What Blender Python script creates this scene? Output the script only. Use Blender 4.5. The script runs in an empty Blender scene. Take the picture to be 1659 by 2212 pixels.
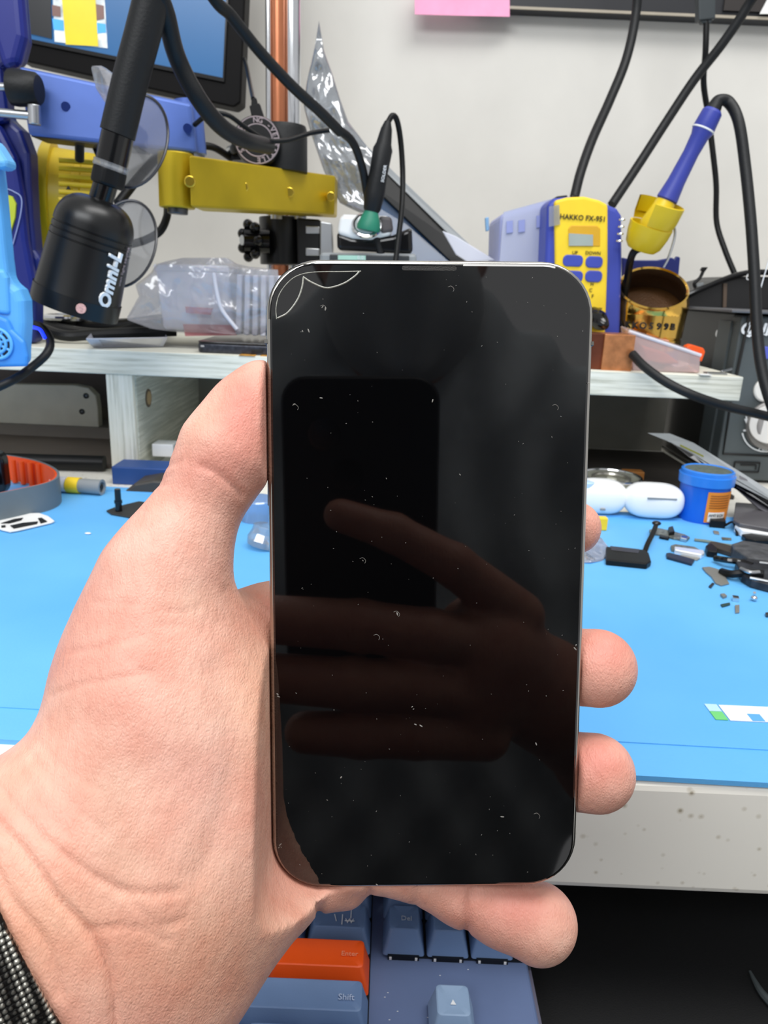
import bpy, math, random
import numpy as np
from mathutils import Vector, Matrix, noise as mnoise
random.seed(7)
D = bpy.data; SC = bpy.context.scene; COL = SC.collection

# ------------------------------------------------------------------ camera, light, exposure
FPX, CX, CY = 1600.0, 829.5, 1106.0
PITCH, ROLL = math.radians(17.0), math.radians(2.45)
DESK = 0.75
CAM = Vector((0, 0, DESK + 0.177))
fw = Vector((0, math.cos(PITCH), -math.sin(PITCH)))
r0 = Vector((1, 0, 0)); u0 = Vector((0, math.sin(PITCH), math.cos(PITCH)))
RT = math.cos(ROLL) * r0 + math.sin(ROLL) * u0
UP = -math.sin(ROLL) * r0 + math.cos(ROLL) * u0
cd = D.cameras.new('camera'); cam = D.objects.new('camera', cd); COL.objects.link(cam)
cam.matrix_world = Matrix(((RT.x, UP.x, -fw.x, CAM.x), (RT.y, UP.y, -fw.y, CAM.y), (RT.z, UP.z, -fw.z, CAM.z), (0, 0, 0, 1)))
cd.sensor_fit = 'VERTICAL'; cd.sensor_height = 24.0; cd.lens = FPX / 2212 * 24.0
cd.clip_start = 0.004; cd.clip_end = 50
cd.dof.use_dof = True; cd.dof.focus_distance = 0.183; cd.dof.aperture_fstop = 27.0
SC.camera = cam
SC.view_settings.view_transform = 'Standard'; SC.view_settings.look = 'None'
SC.view_settings.gamma = 1.0; SC.view_settings.use_curve_mapping = False
SC.view_settings.exposure = 0.0
w = D.worlds.new('room_light'); SC.world = w; w.use_nodes = True
bgn = w.node_tree.nodes['Background']; bgn.inputs[0].default_value = (0.98, 0.985, 1.0, 1); bgn.inputs[1].default_value = 0.62
def area(name, loc, target, size, energy, col=(1, 1, 1), sy=None):
    l = D.lights.new(name, 'AREA'); l.energy = energy; l.size = size; l.color = col
    if sy: l.shape = 'RECTANGLE'; l.size_y = sy
    o = D.objects.new(name, l); COL.objects.link(o); o.location = loc
    o.rotation_euler = (Vector(target) - Vector(loc)).to_track_quat('-Z', 'Y').to_euler(); return o
area('ceiling_lamp_light', (0.35, 0.05, 2.35), (0.05, 0.55, 0.75), 1.3, 20, (1, 0.99, 0.97), 0.5)
area('ceiling_lamp_light', (-0.5, -1.1, 2.1), (0, 0.4, 0.75), 1.5, 24, (0.96, 0.98, 1), 0.5)

def cray(px, py): return Vector(((px - CX) / FPX, (py - CY) / FPX, 1.0))          # camera frame: x right, y down, z ahead
def c2w(p): return CAM + RT * p[0] - UP * p[1] + fw * p[2]
def rayw(px, py): c = cray(px, py); return RT * c[0] - UP * c[1] + fw
def Y(px, py, y): r = rayw(px, py); return CAM + r * (y / r.y)
def Z(px, py, z): r = rayw(px, py); return CAM + r * ((z - CAM.z) / r.z)
def Dp(px, py, d): return CAM + rayw(px, py) * d

# ------------------------------------------------------------------ materials
def lin(c):
    if isinstance(c, str): c = tuple(int(c[i:i + 2], 16) / 255 for i in (0, 2, 4))
    return tuple((x / 12.92 if x <= 0.04045 else ((x + 0.055) / 1.055) ** 2.4) for x in c)
class NT:
    def __init__(s, m): s.t = m.node_tree; s.n = s.t.nodes; s.l = s.t.links
    def add(s, k, **kw):
        n = s.n.new(k)
        for a, b in kw.items():
            if a.startswith('i_'): n.inputs[a[2:].replace('_', ' ')].default_value = b
            else: setattr(n, a, b)
        return n
    def link(s, a, b): s.l.new(a, b)
def ramp(t, stops, interp='LINEAR'):
    r = t.add('ShaderNodeValToRGB'); r.color_ramp.interpolation = interp; e = r.color_ramp.elements
    while len(e) < len(stops): e.new(0.5)
    for i, (p, c) in enumerate(stops):
        e[i].position = p; e[i].color = (*(lin(c) if not isinstance(c, float) else (c, c, c)), 1)
    return r
def M(name, col, rough=0.5, metal=0, bump=0, bs=200, var=0.06, vs=40, spec=0.5, coat=0, aniso=0, sss=0, emit=None):
    m = D.materials.new(name); m.use_nodes = True; t = NT(m); p = t.n['Principled BSDF']
    c = lin(col)
    tc = t.add('ShaderNodeTexCoord'); nz = t.add('ShaderNodeTexNoise'); nz.inputs['Scale'].default_value = vs; nz.inputs['Detail'].default_value = 4
    t.link(tc.outputs['Object'], nz.inputs['Vector'])
    r = t.add('ShaderNodeValToRGB'); r.color_ramp.elements[0].position = 0.3; r.color_ramp.elements[1].position = 0.7
    r.color_ramp.elements[0].color = (*[x * (1 - var) for x in c], 1); r.color_ramp.elements[1].color = (*[min(1, x * (1 + var)) for x in c], 1)
    t.link(nz.outputs['Fac'], r.inputs[0]); t.link(r.outputs[0], p.inputs['Base Color'])
    p.inputs['Roughness'].default_value = rough; p.inputs['Metallic'].default_value = metal
    p.inputs['Specular IOR Level'].default_value = spec; p.inputs['Coat Weight'].default_value = coat
    if sss: p.inputs['Subsurface Weight'].default_value = sss; p.inputs['Subsurface Scale'].default_value = 0.004
    if bump:
        n2 = t.add('ShaderNodeTexNoise'); n2.inputs['Scale'].default_value = bs; n2.inputs['Detail'].default_value = 3
        t.link(tc.outputs['Object'], n2.inputs['Vector'])
        b = t.add('ShaderNodeBump'); b.inputs['Strength'].default_value = bump; b.inputs['Distance'].default_value = 0.001
        t.link(n2.outputs['Fac'], b.inputs['Height']); t.link(b.outputs[0], p.inputs['Normal'])
    if emit: p.inputs['Emission Color'].default_value = (*lin(emit[0]), 1); p.inputs['Emission Strength'].default_value = emit[1]
    return m
def film(name, col='ffffff', gloss=0.18, tint=0.9, rough=0.08, haze=0.12, bump=0.0, bs=60):
    m = D.materials.new(name); m.use_nodes = True; t = NT(m); t.n.clear()
    out = t.add('ShaderNodeOutputMaterial'); tr = t.add('ShaderNodeBsdfTransparent'); gl = t.add('ShaderNodeBsdfGlossy'); df = t.add('ShaderNodeBsdfDiffuse')
    c = lin(col); tr.inputs[0].default_value = (*[x * tint for x in c], 1); gl.inputs['Roughness'].default_value = rough
    df.inputs[0].default_value = (*c, 1)
    lw = t.add('ShaderNodeLayerWeight', i_Blend=0.35)
    mx = t.add('ShaderNodeMixShader'); m1 = t.add('ShaderNodeMixShader'); m1.inputs[0].default_value = haze
    t.link(tr.outputs[0], m1.inputs[1]); t.link(df.outputs[0], m1.inputs[2])
    mm = t.add('ShaderNodeMath', operation='MULTIPLY_ADD'); mm.inputs[1].default_value = 0.5; mm.inputs[2].default_value = gloss * 0.35
    t.link(lw.outputs['Fresnel'], mm.inputs[0]); t.link(mm.outputs[0], mx.inputs[0])
    t.link(m1.outputs[0], mx.inputs[1]); t.link(gl.outputs[0], mx.inputs[2]); t.link(mx.outputs[0], out.inputs[0])
    if bump:
        tc = t.add('ShaderNodeTexCoord'); nz = t.add('ShaderNodeTexNoise'); nz.inputs['Scale'].default_value = bs; nz.inputs['Detail'].default_value = 2; nz.inputs['Distortion'].default_value = 1
        b = t.add('ShaderNodeBump'); b.inputs['Strength'].default_value = bump; b.inputs['Distance'].default_value = 0.004
        t.link(tc.outputs['Object'], nz.inputs['Vector']); t.link(nz.outputs['Fac'], b.inputs['Height'])
        for s in (gl, df): t.link(b.outputs[0], s.inputs['Normal'])
    return m
def grain(name, axis, base='e2e2d4', dark='b3b3a2'):
    m = D.materials.new(name); m.use_nodes = True; t = NT(m); p = t.n['Principled BSDF']
    tc = t.add('ShaderNodeTexCoord'); mp = t.add('ShaderNodeMapping'); s = [420, 420, 420]; s[axis] = 14; mp.inputs['Scale'].default_value = s
    nz = t.add('ShaderNodeTexNoise'); nz.inputs['Scale'].default_value = 1.0; nz.inputs['Detail'].default_value = 5; nz.inputs['Roughness'].default_value = 0.65
    t.link(tc.outputs['Object'], mp.inputs[0]); t.link(mp.outputs[0], nz.inputs['Vector'])
    r = ramp(t, [(0.3, dark), (0.52, base), (0.75, 'efeee4')]); t.link(nz.outputs['Fac'], r.inputs[0]); t.link(r.outputs[0], p.inputs['Base Color'])
    p.inputs['Roughness'].default_value = 0.6; return m

m_blackpl = M('black_plastic', '0f1011', 0.42, bump=0.08, bs=900, spec=0.25)
m_blackrub = M('black_rubber', '101214', 0.5, bump=0.15, bs=600, spec=0.35)
m_blackgloss = M('gloss_black', '08080a', 0.15)
m_blackmetal = M('black_anodised_metal', '101112', 0.33, metal=0.3, spec=0.6)
m_chrome = M('chrome', 'd8dadd', 0.12, metal=1, var=0.02)
m_steel = M('brushed_steel', 'b9bcbf', 0.3, metal=1)
m_darksteel = M('dark_steel', '5d5f63', 0.35, metal=1)
m_gold = M('gold_anodised_metal', 'c4a81e', 0.4, metal=0.5, bump=0.05, bs=1500)
m_brass = M('polished_brass', 'e3b75a', 0.13, metal=1, var=0.05)
m_brassin = M('brass_wool', '4a2e10', 0.5, metal=0.3, bump=0.9, bs=600)
m_copper = M('copper', 'c78455', 0.36, metal=0.7, var=0.22, vs=120)
m_polereflect = M('orange_reflection_tube', 'b5714f', 0.28, metal=0.6)  # orange of the reflection in the chrome pole, put into a colour
m_bluearm = M('blue_anodised_metal', '5671b8', 0.36, metal=0.35, bump=0.05, bs=1500)
m_navy = M('navy_blue_plastic', '101f68', 0.38)
m_royal = M('royal_blue_plastic', '3b49a8', 0.42, bump=0.05, bs=800)
m_handleblue = M('blue_rubber_grip', '343f98', 0.45)
m_lightblue = M('light_blue_plastic', '5fb0f0', 0.45)
m_yellow = M('yellow_plastic', 'f3cf2c', 0.42)
m_yellow2 = M('yellow_rubber', 'd8ba10', 0.38)
m_white = M('white_gloss_plastic', 'f2f4f5', 0.18, var=0.01)
m_whitemat = M('matt_white', 'e9e9e6', 0.6)
m_offplate = M('cream_painted_plate', 'cfcdc2', 0.5)
m_pink = M('pink_paper', 'f4a6c8', 0.85)
m_cab = M('black_laminate', '15171d', 0.45)
m_greydev = M('dark_grey_panel', '4d5456', 0.5, bump=0.05, bs=900)
m_blackdev = M('black_case_metal', '1a1a1b', 0.4)
m_ink = M('black_ink', '101010', 0.6)
m_wink = M('white_ink', 'e8ecef', 0.6)
m_gink = M('grey_ink', '9d8f92', 0.6)
m_green = M('green_rubber', '1d7a60', 0.5)
m_lcd = M('grey_green_lcd', '9fa9a2', 0.25)
m_lcd2 = M('pale_green_lcd', 'a8d3c4', 0.3)
m_orange = M('orange_plastic', 'f25a14', 0.45, bump=0.05, bs=900)
m_orangeS = M('orange_silicone', 'e8500c', 0.5)
m_greyband = M('grey_silicone', '66727a', 0.55)
m_jar = M('blue_jar_plastic', '1465d2', 0.28)
m_label = M('orange_label_paper', 'e38a2a', 0.6)
m_flesh = M('pink_gel', 'd78f7e', 0.5, var=0.2)
m_red = M('red_plastic', 'c4182c', 0.4)
m_card = M('beige_card', 'b2aea2', 0.8)
m_gray = M('grey_plastic', '8b9093', 0.45)
m_pcb = M('mixed_circuit_parts', '6d6f66', 0.45, metal=0.3, var=0.6, vs=400)
m_magnet = M('grey_shield_metal', '8b8a84', 0.45, metal=0.4)
m_teal = M('dark_blue_glass', '26466b', 0.2)
m_stain = M('ochre_paint_stain', 'c08a35', 0.7, var=0.4, vs=300)
m_filmclear = film('clear_film', 'f4f6fa', gloss=0.25, haze=0.10, bump=0.6, bs=45)
m_bagclear = film('clear_bag_film', 'f4f4f8', gloss=0.15, haze=0.22, bump=0.16, bs=40)
m_bagstatic = film('grey_static_bag_film', 'd3d8de', gloss=0.5, tint=0.80, haze=0.25, rough=0.12, bump=0.9, bs=22)
m_disc = film('clear_disc', 'f2f4f8', gloss=0.12, haze=0.05, rough=0.05)
m_hard = film('clear_hard_plastic', 'eef1f5', gloss=0.3, haze=0.14)
m_milky = film('milky_plastic', 'eef0fb', gloss=0.2, haze=0.72, tint=0.9)
m_tape = film('milky_tape', 'dfe3f5', gloss=0.1, haze=0.5, tint=0.9)
m_pinkclear = film('pinkish_clear_plastic', 'f3dfdf', gloss=0.3, haze=0.3)
m_shelf_x = grain('whitewashed_wood_along', 0)
m_shelf_z = grain('whitewashed_wood_upright', 2)
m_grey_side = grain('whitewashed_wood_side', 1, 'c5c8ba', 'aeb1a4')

# wall plaster, mat, stone, skin ...
m_wall = M('painted_wall', 'd3d1cb', 0.75, var=0.045, vs=9, bump=0.1, bs=120)
m_mat = D.materials.new('blue_silicone_mat'); m_mat.use_nodes = True
t = NT(m_mat); p = t.n['Principled BSDF']; tc = t.add('ShaderNodeTexCoord')
n1 = t.add('ShaderNodeTexNoise'); n1.inputs['Scale'].default_value = 700; n1.inputs['Detail'].default_value = 3
n2 = t.add('ShaderNodeTexNoise'); n2.inputs['Scale'].default_value = 7; n2.inputs['Detail'].default_value = 3
for n in (n1, n2): t.link(tc.outputs['Object'], n.inputs['Vector'])
r1 = ramp(t, [(0.3, '5aaae8'), (0.7, '6cbaf3')]); t.link(n2.outputs['Fac'], r1.inputs[0])
r2 = ramp(t, [(0.25, '3e9ee6'), (0.36, '4cb0f5')]); mx = t.add('ShaderNodeMixRGB', blend_type='MULTIPLY'); mx.inputs[0].default_value = 0.0
t.link(n1.outputs['Fac'], r2.inputs[0]); t.link(r1.outputs[0], mx.inputs[1]); t.link(r2.outputs[0], mx.inputs[2]); t.link(mx.outputs[0], p.inputs['Base Color'])
b = t.add('ShaderNodeBump'); b.inputs['Strength'].default_value = 0.25; b.inputs['Distance'].default_value = 0.0005
t.link(n1.outputs['Fac'], b.inputs['Height']); t.link(b.outputs[0], p.inputs['Normal']); p.inputs['Roughness'].default_value = 0.5
m_stone = D.materials.new('speckled_cream_stone'); m_stone.use_nodes = True
t = NT(m_stone); p = t.n['Principled BSDF']; tc = t.add('ShaderNodeTexCoord')
v = t.add('ShaderNodeTexVoronoi'); v.inputs['Scale'].default_value = 170; v.inputs['Randomness'].default_value = 1
nz = t.add('ShaderNodeTexNoise'); nz.inputs['Scale'].default_value = 60
t.link(tc.outputs['Object'], v.inputs['Vector']); t.link(tc.outputs['Object'], nz.inputs['Vector'])
ma = t.add('ShaderNodeMath', operation='ADD'); t.link(v.outputs['Distance'], ma.inputs[0])
mb = t.add('ShaderNodeMath', operation='MULTIPLY'); mb.inputs[1].default_value = 0.55; t.link(nz.outputs['Fac'], mb.inputs[0]); t.link(mb.outputs[0], ma.inputs[1])
rr = ramp(t, [(0.28, 'a9a08d'), (0.36, 'd9d3c4'), (0.5, 'f3f0e6')]); t.link(ma.outputs[0], rr.inputs[0]); t.link(rr.outputs[0], p.inputs['Base Color'])
p.inputs['Roughness'].default_value = 0.35
m_keyblue = M('blue_grey_keycap', '6a86b0', 0.5, bump=0.05, bs=1200)
m_keylight = M('pale_blue_grey_keycap', '8fa9c8', 0.5, bump=0.05, bs=1200)
m_case = M('blue_grey_keyboard_case', '66789f', 0.45, bump=0.05, bs=900)
m_tray = M('black_desk_pad', '08090b', 0.8, bump=0.3, bs=1500)
m_screen = M('monitor_screen', '0f4470', 0.25, var=0.02, emit=('15649f', 0.55))

# ------------------------------------------------------------------ geometry
V3 = Vector
def gbox(c, s, R=None):
    c = V3(c); hx, hy, hz = s[0] / 2, s[1] / 2, s[2] / 2
    v = [V3((x * hx, y * hy, z * hz)) for x in (-1, 1) for y in (-1, 1) for z in (-1, 1)]
    if R: v = [R @ a for a in v]
    return [c + a for a in v], [(0, 1, 3, 2), (4, 6, 7, 5), (0, 4, 5, 1), (2, 3, 7, 6), (0, 2, 6, 4), (1, 5, 7, 3)]
def frame(ax):
    ax = V3(ax).normalized(); a = V3((0, 0, 1)) if abs(ax.z) < 0.9 else V3((1, 0, 0))
    x = ax.cross(a).normalized(); return x, ax.cross(x).normalized(), ax
def glathe(o, ax, prof, n=40, cap=True):
    o = V3(o); X, Yv, A = frame(ax); V = []; F = []
    for (tt, r) in prof:
        for i in range(n):
            a = 2 * math.pi * i / n; V.append(o + A * tt + (X * math.cos(a) + Yv * math.sin(a)) * max(r, 1e-6))
    for k in range(len(prof) - 1):
        for i in range(n): j = (i + 1) % n; F.append((k * n + i, k * n + j, (k + 1) * n + j, (k + 1) * n + i))
    if cap and prof[0][1] > 1e-5: F.append(tuple(reversed(range(n))))
    if cap and prof[-1][1] > 1e-5: F.append(tuple((len(prof) - 1) * n + i for i in range(n)))
    return V, F
def gcyl(p0, p1, r0_, r1_=None, n=24):
    p0, p1 = V3(p0), V3(p1); return glathe(p0, p1 - p0, [(0, r0_), ((p1 - p0).length, r1_ if r1_ is not None else r0_)], n)
def catmull(P, k=8):
    P = [V3(p) for p in P]; Q = [2 * P[0] - P[1]] + P + [2 * P[-1] - P[-2]]; out = []
    for i in range(1, len(Q) - 2):
        for s in range(k):
            tt = s / k; a, b, c, d = Q[i - 1:i + 3]
            out.append(0.5 * ((2 * b) + (c - a) * tt + (2 * a - 5 * b + 4 * c - d) * tt ** 2 + (3 * b - a - 3 * c + d) * tt ** 3))
    return out + [P[-1]]
def gtube(P, r, n=12, k=8, smooth=True):
    P = catmull(P, k) if smooth and len(P) > 2 else [V3(p) for p in P]; V = []; F = []; N = len(P); up = None
    for i, q in enumerate(P):
        tg = (P[min(i + 1, N - 1)] - P[max(i - 1, 0)]).normalized()
        if up is None: up = frame(tg)[0]
        x = (up - tg * up.dot(tg)).normalized(); up = x; y = tg.cross(x)
        rr = r(i / (N - 1)) if callable(r) else r
        for j in range(n): a = 2 * math.pi * j / n; V.append(q + (x * math.cos(a) + y * math.sin(a)) * rr)
    for i in range(N - 1):
        for j in range(n): j2 = (j + 1) % n; F.append((i * n + j, i * n + j2, (i + 1) * n + j2, (i + 1) * n + j))
    F.append(tuple(reversed(range(n)))); F.append(tuple((N - 1) * n + j for j in range(n))); return V, F
def gprism(pts, off):
    n = len(pts); pts = [V3(p) for p in pts]; off = V3(off) if not isinstance(off, list) else off
    bk = [a + off for a in pts] if not isinstance(off, list) else [V3(q) for q in off]
    return pts + bk, [tuple(range(n)), tuple(reversed(range(n, 2 * n)))] + [(i, (i + 1) % n + 0, (i + 1) % n + n, i + n)[::-1] for i in range(n)]
def gell(c, ax, n=20, m=12):
    """ax: three half-axis vectors"""
    c = V3(c); a, b_, d = [V3(q) for q in ax]; V = []; F = []
    for i in range(m + 1):
        th = math.pi * i / m
        for j in range(n): ph = 2 * math.pi * j / n; V.append(c + a * (math.sin(th) * math.cos(ph)) + b_ * (math.sin(th) * math.sin(ph)) + d * math.cos(th))
    for i in range(m):
        for j in range(n): j2 = (j + 1) % n; F.append((i * n + j, i * n + j2, (i + 1) * n + j2, (i + 1) * n + j))
    return V, F
def gtorus(c, ax, R_, r, n=40, m=10, sx=1.0):
    X, Yv, A = frame(ax); c = V3(c); V = []; F = []
    for i in range(n):
        a = 2 * math.pi * i / n; d = X * math.cos(a) * sx + Yv * math.sin(a)
        for j in range(m): b_ = 2 * math.pi * j / m; V.append(c + d * (R_ + r * math.cos(b_)) + A * r * math.sin(b_))
    for i in range(n):
        for j in range(m): F.append((i * m + j, ((i + 1) % n) * m + j, ((i + 1) % n) * m + (j + 1) % m, i * m + (j + 1) % m))
    return V, F
def rrect(w_, h_, r, k=6):
    out = []
    for (sx, sy, a0) in ((1, 1, 0), (-1, 1, 90), (-1, -1, 180), (1, -1, 270)):
        for i in range(k + 1): a = math.radians(a0 + 90 * i / k); out.append((sx * (w_ / 2 - r) + r * math.cos(a), sy * (h_ / 2 - r) + r * math.sin(a)))
    return out
def onplane(pts, o, x, y, z=0, n=None):
    o, x, y = V3(o), V3(x), V3(y); nn = x.cross(y)
    return [o + x * a + y * b_ + nn * z for a, b_ in pts]
def smallest_shift(V): return V
def mk(name, geos, mat, parent=None, smooth=False, bev=0, seg=2, sharp=35, weld=True):
    if isinstance(geos, tuple): geos = [geos]
    V = []; F = []
    for g in geos:
        k = len(V); V += [tuple(a) for a in g[0]]; F += [tuple(i + k for i in f) for f in g[1]]
    base = V3((0, 0, 0))
    if parent is None:
        xs, ys, zs = zip(*V); base = V3(((min(xs) + max(xs)) / 2, (min(ys) + max(ys)) / 2, min(zs)))
        V = [tuple(V3(a) - base) for a in V]
    me = D.meshes.new(name); me.from_pydata(V, [], F); me.update()
    import bmesh
    bm = bmesh.new(); bm.from_mesh(me)
    if weld: bmesh.ops.remove_doubles(bm, verts=bm.verts, dist=2e-6)
    bmesh.ops.recalc_face_normals(bm, faces=bm.faces); bm.to_mesh(me); bm.free()
    if smooth:
        me.polygons.foreach_set('use_smooth', [True] * len(me.polygons))
        me.set_sharp_from_angle(angle=math.radians(sharp))
    me.materials.append(mat); o = D.objects.new(name, me); COL.objects.link(o); o.location = base
    if parent is not None:
        o.parent = parent; wm = Matrix.Identity(4); q = parent
        if q.parent is None: o.matrix_parent_inverse = Matrix.Translation(-q.location)
    if bev:
        b_ = o.modifiers.new('bevel', 'BEVEL'); b_.width = bev; b_.segments = seg; b_.limit_method = 'ANGLE'; b_.angle_limit = math.radians(40)
    return o
def tag(o, label=None, cat=None, group=None, kind=None):
    if label: o['label'] = label
    if cat: o['category'] = cat
    if group: o['group'] = group
    if kind: o['kind'] = kind
    return o
def thing(name, loc, label, cat, group=None):
    o = D.objects.new(name, None); COL.objects.link(o); o.location = loc; o.empty_display_size = 0.01
    return tag(o, label, cat, group)
def text(name, s, o, x, y, size, mat, parent, depth=0.0002, bold=0.0, align='CENTER', shear=0, spacing=1.0):
    cu = D.curves.new(name, 'FONT'); cu.body = s; cu.size = size; cu.extrude = depth; cu.align_x = align; cu.align_y = 'CENTER'; cu.offset = bold * size; cu.shear = shear
    cu.space_character = spacing; cu.resolution_u = 3
    ob = D.objects.new(name, cu); COL.objects.link(ob); dg = bpy.context.evaluated_depsgraph_get(); dg.update()
    me = D.meshes.new_from_object(ob.evaluated_get(dg)); D.objects.remove(ob); D.curves.remove(cu)
    x = V3(x).normalized(); y = V3(y); y = (y - x * y.dot(x)).normalized(); n = x.cross(y)
    Mx = Matrix(((x.x, y.x, n.x, o[0]), (x.y, y.y, n.y, o[1]), (x.z, y.z, n.z, o[2]), (0, 0, 0, 1)))
    me.transform(Mx); me.materials.clear(); me.materials.append(mat)
    t_ = D.objects.new(name, me); COL.objects.link(t_); t_.parent = parent
    if parent.parent is None: t_.matrix_parent_inverse = Matrix.Translation(-parent.location)
    return t_
def px(pts, y): return [Y(a, b_, y) for a, b_ in pts]
def pp(pts, y, th): return gprism(px(pts, y), (0, th, 0))
def wpath(pts): return [Y(a, b_, y) for a, b_, y in pts]
def S(n, y): return n * y / FPX * 1.0          # pixels to metres at distance y
# ------------------------------------------------------------------ the room and the bench
yy = V3((0, 1, 0)); xx = V3((1, 0, 0)); zz = V3((0, 0, 1))
o = mk('wall_back', gbox((0, 1.16, 1.3), (3.6, 0.1, 2.6)), m_wall); tag(o, kind='structure')
o = mk('floor', gbox((0, 0.2, -0.02), (4, 3, 0.04)), M('grey_floor', '55575a', 0.6)); tag(o, kind='structure')
WALLY = 1.11
desk = thing('workbench', (0, 0.65, 0), 'cream speckled stone topped workbench with a thick front edge above the keyboard', 'workbench')
mk('worktop', gbox((0, 0.6665, DESK - 0.02625), (1.9, 0.85, 0.0525)), m_stone, desk, bev=0.004, seg=3)
for sx in (-0.9, 0.9):
    mk('side_panel', gbox((sx, 0.7, 0.345), (0.03, 0.75, 0.69)), m_whitemat, desk)
for sx in (-0.75, 0.75): mk('tray_rail', gbox((sx, 0.44, 0.66), (0.02, 0.38, 0.06)), m_darksteel, desk)
mk('keyboard_tray', gbox((0, 0.27, 0.617), (1.5, 0.62, 0.018)), m_tray, desk)
pad = mk('desk_pad', gbox((0.26, 0.25, 0.6275), (0.9, 0.5, 0.0026)), m_tray, bev=0.001); tag(pad, 'black cloth desk pad under the keyboard below the bench edge', 'desk pad')
# mat
mat_ = thing('work_mat', (0, 0.43, DESK), 'bright blue silicone repair mat covering the worktop', 'mat')
def arcm(a, b_, y0): return None
pts = [V3((x, y, DESK)) for x, y in rrect(1.1, 0.362, 0.01)]
pts = [V3((a.x, a.y + 0.4255 - 0.0226 * a.x, a.z)) for a in pts]
mk('sheet', gprism(pts, (0, 0, 0.0022)), m_mat, mat_)
for yb in (0.2658, 0.5925):
    q = [V3((sx * 0.53, yb - 0.0226 * sx * 0.53 + dy, DESK + 0.0020)) for sx, dy in ((-1, 0), (1, 0), (1, 0.0010), (-1, 0.0010))]
    mk('raised_border', gprism(q, (0, 0, 0.0007)), m_mat, mat_)
MT = DESK + 0.0023
lg = []
c = Z(1612, 1541, MT)
mk('printed_logo', [gbox((c.x + 0.011, c.y - 0.0005, MT + 0.0002), (0.042, 0.0125, 0.0003))], m_wink, mat_)
mk('logo_dot', gbox((c.x - 0.0135, c.y - 0.0032, MT + 0.0002), (0.0055, 0.0065, 0.0003)), M('green_ink', '6ec876', 0.6), mat_)
mk('logo_dot', gbox((c.x + 0.0025, c.y - 0.0038, MT + 0.0004), (0.0055, 0.0055, 0.0003)), M('blue_ink', '5aa6e0', 0.6), mat_)
mk('logo_dot', gbox((c.x - 0.0135, c.y + 0.0032, MT + 0.0002), (0.0055, 0.0058, 0.0003)), M('lilac_ink', 'b5daf8', 0.6), mat_)
# shelf (riser)
SY, ST, SB = 0.655, 0.8635, 0.8425
sh = thing('shelf_riser', (0, 0.77, DESK), 'whitewashed wood shelf riser standing on the back of the bench', 'shelf')
mk('shelf_board', gbox(((0.308 - 0.62) / 2, SY + 0.115, (ST + SB) / 2), (0.308 + 0.62, 0.23, ST - SB)), m_shelf_x, sh, bev=0.0008)
lp = gbox((-0.2385, SY + 0.115, (SB + DESK) / 2), (0.0235, 0.228, SB - DESK))
leg = mk('side_upright', lp, m_shelf_z, sh, bev=0.0008)
mk('side_upright', gbox((-0.6, SY + 0.115, (SB + DESK) / 2), (0.02, 0.22, SB - DESK)), m_shelf_z, sh, bev=0.0008)
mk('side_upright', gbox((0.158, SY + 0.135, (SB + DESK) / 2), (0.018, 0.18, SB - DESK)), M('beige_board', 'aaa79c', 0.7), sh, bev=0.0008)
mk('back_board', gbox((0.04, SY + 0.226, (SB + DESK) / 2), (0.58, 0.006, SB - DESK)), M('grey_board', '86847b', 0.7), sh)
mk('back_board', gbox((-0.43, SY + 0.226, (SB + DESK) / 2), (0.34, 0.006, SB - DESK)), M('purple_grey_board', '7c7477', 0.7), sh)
o = mk('added_dark_sheet', gbox((0.247, 0.76, DESK + 0.002), (0.155, 0.19, 0.004)), M('shadow_brown', '2e2925', 0.6), bev=0.001); tag(o, 'flat dark brown sheet added for the shadow on the bench under the right end of the shelf', 'board')  # thin sheet added as the brown shadow under the shelf
o = mk('added_dark_sheet', gbox((-0.37, 0.74, DESK + 0.002), (0.22, 0.12, 0.004)), M('brown_sheet', '5d544d', 0.6), bev=0.001); tag(o, 'flat brown sheet standing for brownish bench stone under the left end of the shelf', 'board')  # sheet gives the bench stone its brownish tone here
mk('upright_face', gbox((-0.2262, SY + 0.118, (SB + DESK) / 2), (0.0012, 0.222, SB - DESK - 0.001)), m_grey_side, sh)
pc = Y(311, 857, SY + 0.03)
hole = mk('cable_hole', gcyl((-0.2257, 0.693, 0.817), (-0.2250, 0.693, 0.817), 0.0085, n=28), M('dark_hole_edge', '6a5c4a', 0.8), sh)
mk('hole_plug', gcyl((-0.2255, 0.6935, 0.817), (-0.2247, 0.6935, 0.817), 0.0062, n=28), M('wood_edge', 'b59a70', 0.8), sh)
st = mk('stain', [gbox((-0.125 + i * 0.018, SY + 0.004 + 0.002 * (i % 2), ST + 0.0002), (0.014, 0.010, 0.0006)) for i in range(3)], m_stain, sh, bev=0.0003)
# rail / lower board behind the leg
mk('skirting_rail', gbox((-0.28, 0.873, DESK + 0.012), (0.6, 0.012, 0.024)), M('grey_wood_rail', '8d857c', 0.7), sh)

# upper cabinet
cb = thing('wall_cabinet', (0.5, 1.08, 1.0), 'black wall cabinet edge along the top right above the white wall', 'cabinet')
a = Y(1300, 27, 1.085)
mk('bottom_board', gbox((0.70, 1.0975, a.z + 0.17), (1.22, 0.025, 0.34)), m_cab, cb, bev=0.001)
mk('edge_strip', gbox((0.70, 1.0845, a.z + 0.001), (1.22, 0.002, 0.003)), M('beige_edge_strip', 'a59c8c', 0.6), cb)
mk('door_panel', gbox((0.46, 1.083, a.z + 0.172), (0.12, 0.003, 0.33)), M('dark_brown_panel', '2a2523', 0.4), cb)
n_ = thing('sticky_note', tuple(Y(997, 30, 1.08)), 'pink sticky note hanging from the cabinet edge', 'sticky note')
mk('note_sheet', gprism(px([(895, -60), (1101, -60), (1101, 36), (1000, 34), (896, 31)], 1.082), (0, 0.0006, 0)), m_pink, n_)
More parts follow.
